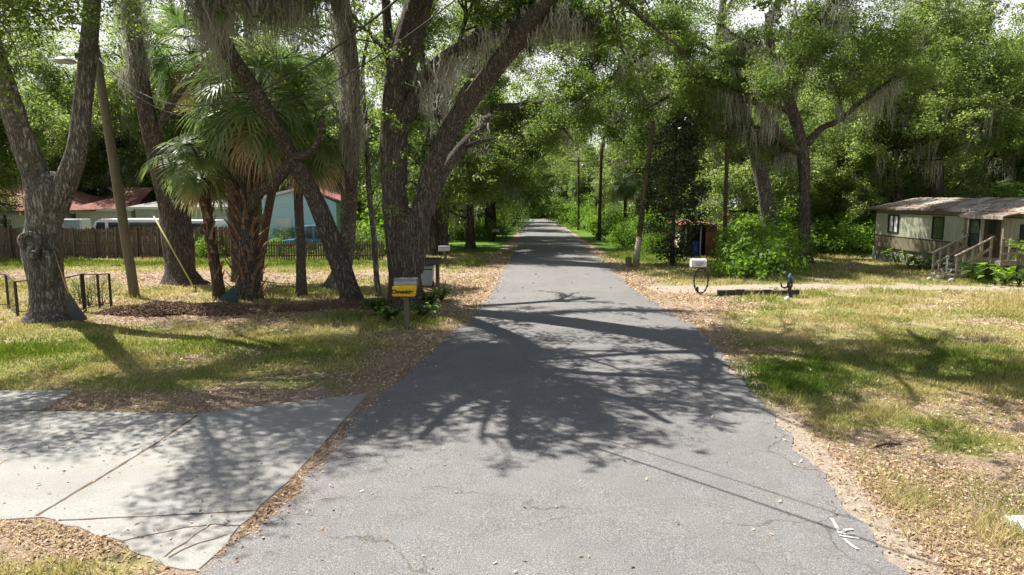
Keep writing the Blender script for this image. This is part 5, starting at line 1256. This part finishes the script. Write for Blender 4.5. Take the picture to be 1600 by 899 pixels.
# ------------------------------------------------------------------ rakes and pole
def rake(px, py, tx, ty, hb, name_l, fan_mat, handle_mat, D_top=None, fan=.32, fl=.5):
    b = base_at(px, py); D = b[1]; root = thing('leaf_rake', b, name_l, 'rake')
    top = P(tx, ty, (D_top or D)); d = (top - b); L_ = np.linalg.norm(d); d /= L_; neck = b + d * fl
    mb = MB(); mb.tube([neck - d * .05, top], .016, 8); mb.build('handle', M[handle_mat], root, smooth=True)
    side = np.cross(d, (0, 1, 0)); side /= np.linalg.norm(side); nn = np.cross(side, d)
    mb = MB(); n = 22
    for i in range(n):
        s_ = (i / (n - 1) * 2 - 1); e = b + side * s_ * fan + nn * (.03 - .02) ; m1 = neck + (e - neck) * .6
        mb.bar(neck + side * s_ * .03, m1, .022, .006, nn); mb.bar(m1, e + nn * .0, .024, .006, nn); mb.bar(e, e - nn * .05 - d * .02, .02, .006, nn)
    for q in (.45, .7): mb.bar(neck + (b - neck) * q - side * fan * q, neck + (b - neck) * q + side * fan * q, .02, .014, nn)
    vs = [neck - side * .03, neck + side * .03, neck + (b - neck) * .62 + side * fan * .62, neck + (b - neck) * .62 - side * fan * .62]; vs2 = [v + nn * .01 for v in vs]
    mb.add(vs + vs2, [(0, 1, 2, 3), (7, 6, 5, 4), (0, 4, 5, 1), (1, 5, 6, 2), (2, 6, 7, 3), (3, 7, 4, 0)]); mb.build('head', M[fan_mat], root)
rake(121, 502, 84, 392, 0, 'dark-headed leaf rake with a pale wooden handle leaning against the forked oak', 'rake_plastic', 'wood_handle', fan=.25, fl=.75, D_top=17.3)
rake(358, 478, 373, 430, 0, 'dark teal leaf rake with a short wooden handle propped against the stout palm', 'green_plastic', 'wood_handle', fan=.32, fl=.55)
b = base_at(307, 455); t = P(240, 338, b[1] + .3); root = thing('pruning_pole', b, 'long thin yellow pruning pole leaning against the dark thick oak', 'pole')
mb = MB(); mb.tube([b, t], .025, 8); mb.build('shaft', M['yellow_handle'], root, smooth=True)
mb = MB(); mb.tube([b + np.array([.02, 0, 0]), b + (t - b) * .06 + np.array([.06, -.05, .05]), b + (t - b) * .09], [.02, .03, .01], 6); mb.build('cutter_head', M['black'], root)

# ------------------------------------------------------------------ stockade fence
def stockade():
    A = base_at(-120, 404); Bq = base_at(372, 404); root = thing('stockade_fence', A, 'tall weathered brown board fence in front of the red-roofed and grey-roofed houses', 'fence')
    rs = np.random.RandomState(8); n = 170; mb = MB(); d = Bq - A; Lt = np.linalg.norm(d)
    for i in range(n):
        p = A + d * i / n; h = 1.75 + rs.normal(0, .035) + .06 * math.sin(i * .12); w_ = Lt / n * .93; lean = rs.normal(0, .012); y = p[1] + rs.normal(0, .008); z = p[2] - .02
        vs = []
        for yy in (y, y + .018): vs += [(p[0], yy, z), (p[0] + w_, yy, z), (p[0] + w_ + lean, yy, z + h - .07), (p[0] + w_ / 2 + lean, yy, z + h), (p[0] + lean, yy, z + h - .07)]
        mb.add(vs, [(0, 1, 2, 3, 4), (9, 8, 7, 6, 5)] + [(q, (q + 1) % 5, 5 + (q + 1) % 5, 5 + q) for q in range(5)])
    mb.build('boards', M['fence'], root)
    mb = MB()
    for z_ in (.12, .82, 1.5): mb.bar(A + np.array([0, -.05, z_]), Bq + np.array([0, -.05, z_]), .06, .09)
    mb.build('rails', M['fence'], root)
    for k in range(15):
        p = A + d * (k + .3) / 15; mb = MB(); mb.box(p + np.array([0, -.13, .85]), (.09, .09, 1.75), ry=rs.normal(0, .02)); mb.build('post', M['pole'] if k % 2 else M['fence'], root)
stockade()
def picket():
    A = base_at(385, 408); Bq = base_at(600, 407); root = thing('picket_fence', A, 'low weathered picket fence half hidden by greenery in front of the blue house', 'fence'); rs = np.random.RandomState(9); d = Bq - A; n = 56; mb = MB()
    for i in range(n):
        p = A + d * i / n; h = 1.05 + rs.normal(0, .03); z = p[2]; w_ = .085; vs = []
        for yy in (p[1], p[1] + .02): vs += [(p[0], yy, z), (p[0] + w_, yy, z), (p[0] + w_, yy, z + h - .08), (p[0] + w_ / 2, yy, z + h), (p[0], yy, z + h - .08)]
        mb.add(vs, [(0, 1, 2, 3, 4), (9, 8, 7, 6, 5)] + [(q, (q + 1) % 5, 5 + (q + 1) % 5, 5 + q) for q in range(5)])
    mb.build('pickets', M['fence'], root); mb = MB()
    for z_ in (.25, .8): mb.bar(A + np.array([0, .05, z_]), Bq + np.array([0, .05, z_]), .05, .07)
    mb.build('rails', M['fence'], root)
picket()

# ------------------------------------------------------------------ houses on the left
def hip_roof(mb, x0, x1, y0, y1, ze, zr, over=.4, hip=True):
    x0 -= over; x1 += over; y0 -= over; y1 += over; ym = (y0 + y1) / 2; k = (y1 - y0) / 2 if hip else 0
    vs = [(x0, y0, ze), (x1, y0, ze), (x1, y1, ze), (x0, y1, ze), (x0 + k, ym, zr), (x1 - k, ym, zr)]
    vs += [(a, b_, c - .12) for a, b_, c in vs[:4]]
    mb.add(vs, [(0, 1, 5, 4), (1, 2, 5), (2, 3, 4, 5), (3, 0, 4), (6, 7, 1, 0), (7, 8, 2, 1), (8, 9, 3, 2), (9, 6, 0, 3), (9, 8, 7, 6)])
def house_window(root, x, y, z, w_, h, wall='frame'):
    mb = MB()
    for q in (-1, 1): mb.box((x + q * w_ / 2, y - .03, z), (.08, .06, h + .08)); mb.box((x, y - .03, z + q * h / 2), (w_, .058, .08))
    mb.box((x, y - .035, z), (w_, .04, .05)); wn = mb.build('window', M['white'], root)
    mb = MB(); mb.box((x, y - .015, z), (w_, .02, h)); mb.build('pane', M['glass'], wn)
def house(name, x0, x1, y0, y1, hw, hr, wallm, roofm, label, wins, hip=True):
    g = gz(y0); root = thing(name, ((x0 + x1) / 2, y0, g), label, 'house'); mb = MB(); mb.box(((x0 + x1) / 2, (y0 + y1) / 2, g + hw / 2), (x1 - x0, y1 - y0, hw)); mb.build('wall', M[wallm], root)
    mb = MB(); hip_roof(mb, x0, x1, y0, y1, g + hw + .02, g + hr, .5, hip); mb.build('roof', M[roofm], root)
    mb = MB(); mb.box(((x0 + x1) / 2, y0 - .52, g + hw - .03), (x1 - x0 + 1.0, .03, .17)); mb.build('fascia', M['white'], root)
    for (wx, wz, ww, wh) in wins: house_window(root, wx, y0, g + wz, ww, wh)
    return root, g
Dh = 50
X = lambda px, D=Dh: (px - 800) / F * D
root, g = house('house', X(215), X(358), 50, 58, 2.75, 4.0, 'wall_grey', 'shingle', 'grey-roofed single-storey house behind the parked van and board fence', [(X(235), 1.55, 1.1, .9), (X(285), 1.55, 1.1, .9), (X(312), 1.5, .9, 1.0), (X(345), 1.5, 1.0, 1.0)])
root2, g2 = house('house', X(122, 52), X(208, 52), 52, 60, 2.6, 4.3, 'wall_white', 'red_roof', 'red-shingled house with pale walls left of the grey-roofed house', [(X(185, 52), 1.5, 1.0, .9)])
root3, g3 = house('house', X(-110, 50), X(78, 50), 50, 59, 2.9, 5.0, 'wall_white', 'red_roof', 'dim red-roofed house at the far left behind the forked oak', [(X(10), 1.5, 1.2, .9)])
# open timber carport in front of far-left house
c = np.array([X(25, 46), 46, gz(46)]); root = thing('carport', c, 'open timber carport with a red roof at the far left behind the fence', 'carport')
mb = MB(); hip_roof(mb, c[0] - 5, c[0] + 3.6, 44, 48.5, c[2] + 2.6, c[2] + 3.7, .3); mb.build('roof', M['red_roof'], root)
for q in (-4.8, -2, .8, 3.5):
    mb = MB(); mb.box((c[0] + q, 44.1, c[2] + 1.3), (.14, .14, 2.6)); mb.build('post', M['frame'], root)
mb = MB()
for k in range(5): mb.box((c[0] - .7, 44 + k * .9, c[2] + 2.42), (8.6, .06, .14))
mb.build('rafters', M['white'], root)
# blue house (gable end / shed roof)
Db = 46; x0, x1 = X(412, Db), X(527, Db); g = gz(Db); root = thing('house', ((x0 + x1) / 2, Db, g), 'light blue weatherboard house seen between the palms', 'house')
mb = MB(); zl, zr_ = g + 3.2, g + 3.75; ym = Db
xm = X(478, Db); mb.prism([(x0, ym, g), (x1, ym, g), (x1, ym, g + 3.1), (xm, ym, g + 4.0), (x0, ym, g + 3.35)], None, (0, 7, 0)); mb.build('wall', M['wall_blue'], root)
mb = MB()
for a, bb in (((x0 - .4, g + 3.30), (xm, g + 4.06)), ((xm, g + 4.06), (x1 + .5, g + 3.08))):
    mb.prism([(a[0], ym - .3, a[1]), (bb[0], ym - .3, bb[1]), (bb[0], ym - .3, bb[1] + .12), (a[0], ym - .3, a[1] + .12)], None, (0, 7.6, 0))
mb.build('roof', M['red_roof'], root)
mb = MB(); mb.bar((x0 - .4, ym - .32, g + 3.32), (xm, ym - .32, g + 4.08), .03, .16, (0, 0, 1)); mb.build('fascia', M['white'], root)
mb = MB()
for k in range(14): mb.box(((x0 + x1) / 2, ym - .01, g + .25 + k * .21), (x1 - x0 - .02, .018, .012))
mb.build('board_shade_lines', simple('blue_shadow_line', (.24, .44, .54), .6, .1, 3), root)  # thin darker blue strips: shade line under each board put into the colour
house_window(root, X(505, Db), Db - .02, g + 1.5, 1.0, .9)
mb = MB(); mb.box((X(446, Db), Db - .03, g + 1.05), (.95, .05, 2.05)); mb.build('door', M['wall_white'], root, bevel=.01)

# vehicles: side view vans
def vehicle(name, x, D, Lc, H, label, cat, paint, van=True, rz=0):
    g = gz(D); root = thing(name, (x, D, g), label, cat); h = Lc / 2
    if van: prof = [(-h, .45), (-h + .02, 1.0), (-h + .25, 1.12), (-h + .75, H - .12), (-h + 1.1, H), (h - .25, H), (h - .02, H - .35), (h, .5)]
    else: prof = [(-h, .4), (-h, .8), (-h + .9, .92), (-h + 1.5, H - .05), (-h + 2.0, H), (h - 1.5, H), (h - .7, .98), (h, .9), (h, .45)]
    mb = MB(); wdt = 1.75; mb.prism([(x + a, D - wdt / 2, g + z) for a, z in prof], None, (0, wdt, 0)); mb.build('body', M[paint], root, bevel=.06)
    zt, zb = (H - .2, 1.08) if van else (H - .1, .95)
    if van: ws = [(-h + .62, -h + 1.35), (-h + 1.5, -h + 2.6), (-h + 2.75, h - .35)]
    else: ws = [(-h + 1.5, -.1), (.0, h - 1.35)]
    for a, b_ in ws:
        mb = MB(); sk = .22 if a == ws[0][0] else .03
        mb.prism([(x + a, D - wdt / 2 - .012, g + zb), (x + b_, D - wdt / 2 - .012, g + zb), (x + b_ - .03, D - wdt / 2 - .012, g + zt), (x + a + sk, D - wdt / 2 - .012, g + zt)], None, (0, .02, 0)); mb.build('side_window', M['glass'], root)
    for q in (-h + .85, h - .85):
        mb = MB(); mb.cyl((x + q, D - wdt / 2 - .02, g + .33), (x + q, D - wdt / 2 + .2, g + .33), .33, n=20); w_ = mb.build('wheel', M['rubber'], root)
        mb = MB(); mb.cyl((x + q, D - wdt / 2 - .03, g + .33), (x + q, D - wdt / 2 - .01, g + .33), .2, n=16); mb.build('rim', M['zinc'], w_)
    return root
vehicle('van', X(208, 42), 42, 4.9, 2.12, 'white passenger van parked behind the board fence', 'van', 'carwhite')
vehicle('van', X(290, 44), 44, 4.9, 2.0, 'second white van parked closer to the dark thick oak behind the fence', 'van', 'carwhite')
root = vehicle('car', X(498, 42), 42, 4.3, 1.75, 'blue car parked in front of the light blue house', 'car', 'carblue', False)
c = np.array([X(119, 44), 44, gz(44)]); root = thing('air_conditioner', c, 'white boxy air-conditioning unit showing above the board fence', 'air conditioner')
mb = MB(); mb.box(c + np.array([0, 0, 1.55]), (1.6, .9, 1.0)); mb.build('casing', M['white'], root, bevel=.03)
mb = MB(); mb.box(c + np.array([.1, -.46, 1.6]), (1.0, .02, .7)); mb.build('grille', M['binblue'], root)
mb = MB(); mb.box(c + np.array([0, 0, .52]), (1.5, .8, 1.05)); mb.build('stand', M['foundation'], root)

# pale post near far-left trees
b = base_at(687, 378); mb = MB(); mb.tube([b, b + np.array([0, 0, 3.4])], [.12, .10], 10); o = mb.build('wooden_post', M['palm_pale'], origin=b, smooth=True); tag(o, 'tall pale post standing among bushes left of the road, behind the double oak', 'post')

# near right flat pale slab cover
pts = [(1568, 815), (1640, 813), (1680, 850), (1626, 850)]; q = [G(*p) for p in pts]; mb = MB(); mb.prism([(p[0], p[1], gz(p[1]) - .02) for p in q], None, (0, 0, .085)); o = mb.build('ground_cover_plate', simple('pale_blue_grey_lid', (.50, .56, .56), .5, .12, 5), origin=q[0], bevel=.012); tag(o, 'flat pale blue-grey cover plate lying in the leaves at the right edge', 'cover plate')
# stick
a, e = base_at(1368, 701), base_at(1408, 698); mb = MB(); mb.tube([a + np.array([0, 0, .02]), (a + e) / 2 + np.array([0, .03, .04]), e + np.array([0, 0, .02])], [.016, .02, .01], 6); mb.tube([(a + e) / 2 + np.array([0, .03, .03]), e + np.array([-.05, .12, .05])], [.01, .005], 5); o = mb.build('fallen_stick', M['palm_pale'], origin=a, smooth=True); tag(o, 'short pale stick lying in the leaves of the right verge', 'stick')

# ------------------------------------------------------------------ ground stuff: grass, litter, mulch
def free(x, y, m=.0):
    on = (x > xl(y) - m) & (x < xr(y) + m)
    return ~on & ~inpoly(x, y, slab_main) & ~inpoly(x, y, slab_side)
def scatter(n, seed, ymin, ymax, power=1.0):
    rs = np.random.RandomState(seed); y = ymin * (ymax / ymin) ** (rs.rand(n) ** power); x = rs.uniform(-.80, .80, n) * (y + 1.0); return rs, x, y
def grass():
    rs, x, y = scatter(900000, 101, 5.0, 42)
    lit, sand, lush = zones(x, y); k = free(x, y, .05)
    dens = np.clip(fbm(x * .9, y * .9, 4) * 1.9 - .42, 0.0, 1) * (1 - .90 * np.clip(lit * 1.3, 0, 1)) * (1 - np.clip(sand * 1.6, 0, 1)) + .5 * lush
    k &= rs.rand(len(x)) < dens; k &= ~((np.abs(x - 19.9) < .3) & (y > 17)) ; x, y, lush = x[k], y[k], lush[k]; N = len(x)
    z = gh(x, y) - .005; h = rs.uniform(.025, .075, N) * (1 + .9 * (fbm(x * 1.5 + 9, y * 1.5) > .58)) * (1 + .4 * lush) * np.clip(y / 14, 1, 1.6); w_ = .006 * np.clip(y / 7, 1, 4) * rs.uniform(.7, 1.3, N)
    az = rs.rand(N) * 6.28; lean = rs.uniform(.2, 1.1, N) * h; la = rs.rand(N) * 6.28
    b0 = np.stack([x - np.cos(az) * w_, y - np.sin(az) * w_, z], -1); b1 = np.stack([x + np.cos(az) * w_, y + np.sin(az) * w_, z], -1); tp = np.stack([x + np.cos(la) * lean, y + np.sin(la) * lean, z + h], -1)
    V = np.stack([b0, b1, tp], 1).reshape(-1, 3)
    val = np.clip(.75 * fbm(x * .7 + 4, y * .7, 3) + .35 * rs.rand(N) + .12 - .5 * lush, 0, 1)
    o = leaf_obj('grass', V, val, M['grass'], nv=3); tag(o, 'patchy dry and green lawn grass on both sides of the road', 'grass', kind='stuff')
grass()
def litter():
    rs, x, y = scatter(620000, 102, 4.6, 40)
    lit, sand, lush = zones(x, y); onroad = (x > xl(y)) & (x < xr(y))
    edge = np.minimum(np.abs(x - xl(y)), np.abs(x - xr(y)))
    dens = .06 + .8 * np.clip(lit * 1.25, 0, 1); dens = np.where(free(x, y), dens, .004 + .01 * (~onroad) + .25 * np.exp(-edge / .10) * onroad); dens = dens * (1 - .8 * np.clip(sand * 1.5, 0, 1)) * np.clip(fbm(x * 1.1, y * 1.1) * 2.2 - .5, .12, 1)
    k = rs.rand(len(x)) < dens; x, y, onroad = x[k], y[k], onroad[k]; N = len(x)
    slab = inpoly(x, y, slab_main) | inpoly(x, y, slab_side)
    z = np.where(onroad, road_z(x, y), np.where(slab, gz(y) + .012, gh(x, y))) + rs.uniform(.004, .02, N)
    s_ = (.008 + .026 * rs.rand(N) ** 1.6)[:, None] * np.clip(y / 9, 1, 2.6)[:, None]; c = np.stack([x, y, z], -1); nrm = rs.normal(0, .45, (N, 3)); nrm[:, 2] = 1; nrm /= np.linalg.norm(nrm, axis=1)[:, None]
    a = rs.normal(0, 1, (N, 3)); a -= nrm * (a * nrm).sum(1)[:, None]; a /= np.linalg.norm(a, axis=1)[:, None]; b_ = np.cross(nrm, a)
    V = np.stack([c - a * s_, c + b_ * s_ * .42, c + a * s_, c - b_ * s_ * .42], 1).reshape(-1, 3)
    o = leaf_obj('leaf_litter', V, rs.rand(N), M['litter']); tag(o, 'fallen brown oak leaves scattered over verges and lawn', 'leaf litter', kind='stuff')
litter()
def mulch(px, py, rx, ry, h, n, seed):
    c = base_at(px, py); rs = np.random.RandomState(seed); a = rs.rand(n) * 6.28; q = rs.rand(n) ** .6 * (.55 + .75 * vnoise(np.cos(a) * 1.7 + seed * 9, np.sin(a) * 1.7 + 5)); x = c[0] + np.cos(a) * q * rx; y = c[1] + np.sin(a) * q * ry; z = gh(x, y) + h * np.clip(1 - q ** 2, 0, 1) * (.6 + .7 * vnoise(x * 2, y * 2)) * rs.uniform(.7, 1.05, n)
    V, val = leaves(np.stack([x, y, z], -1), .05, 3, .1, rs, .3, .8, .3); return V, val
Vs = []; vs_ = []
for a in ((240, 488, 1.5, .9, .24, 5000, 1), (330, 486, 1.7, .8, .14, 3500, 2), (440, 484, 1.5, .7, .08, 2200, 3), (525, 480, 1.2, .8, .14, 3000, 4), (590, 474, 1.0, .8, .10, 2200, 5)):
    V, v = mulch(*a); Vs.append(V); vs_.append(v)
o = leaf_obj('mulch', np.concatenate(Vs), np.concatenate(vs_), M['mulch']); tag(o, 'reddish brown mulch heaped under the palms and oaks', 'mulch', kind='stuff')
# weeds at the foot of the double oak and near the newspaper box
for k, (px, py, n, s_) in enumerate(((610, 505, 26, .14), (660, 498, 26, .14), (672, 478, 30, .16), (590, 490, 24, .12), (690, 470, 20, .12))): taro(px, py, 110 + k, n * 2, s_, 'leafy weed at the foot of the double oak near the newspaper box', 'weeds at the foot of the double oak', 'weed', hmax=.42)

order_labels('shrubs behind the iron railing', 'sparse twiggy shrub behind the black iron railing')
order_labels('weeds at the foot of the double oak', 'leafy weed at the foot of the double oak')
order_labels('plants along the mobile home skirting', 'green plant against the mobile home skirting')
order_labels('plants in the bed right of the steps', 'broad-leaved plant in the bed by the porch')
order_labels('stones beside the wooden steps', 'pale garden stone beside the wooden steps')
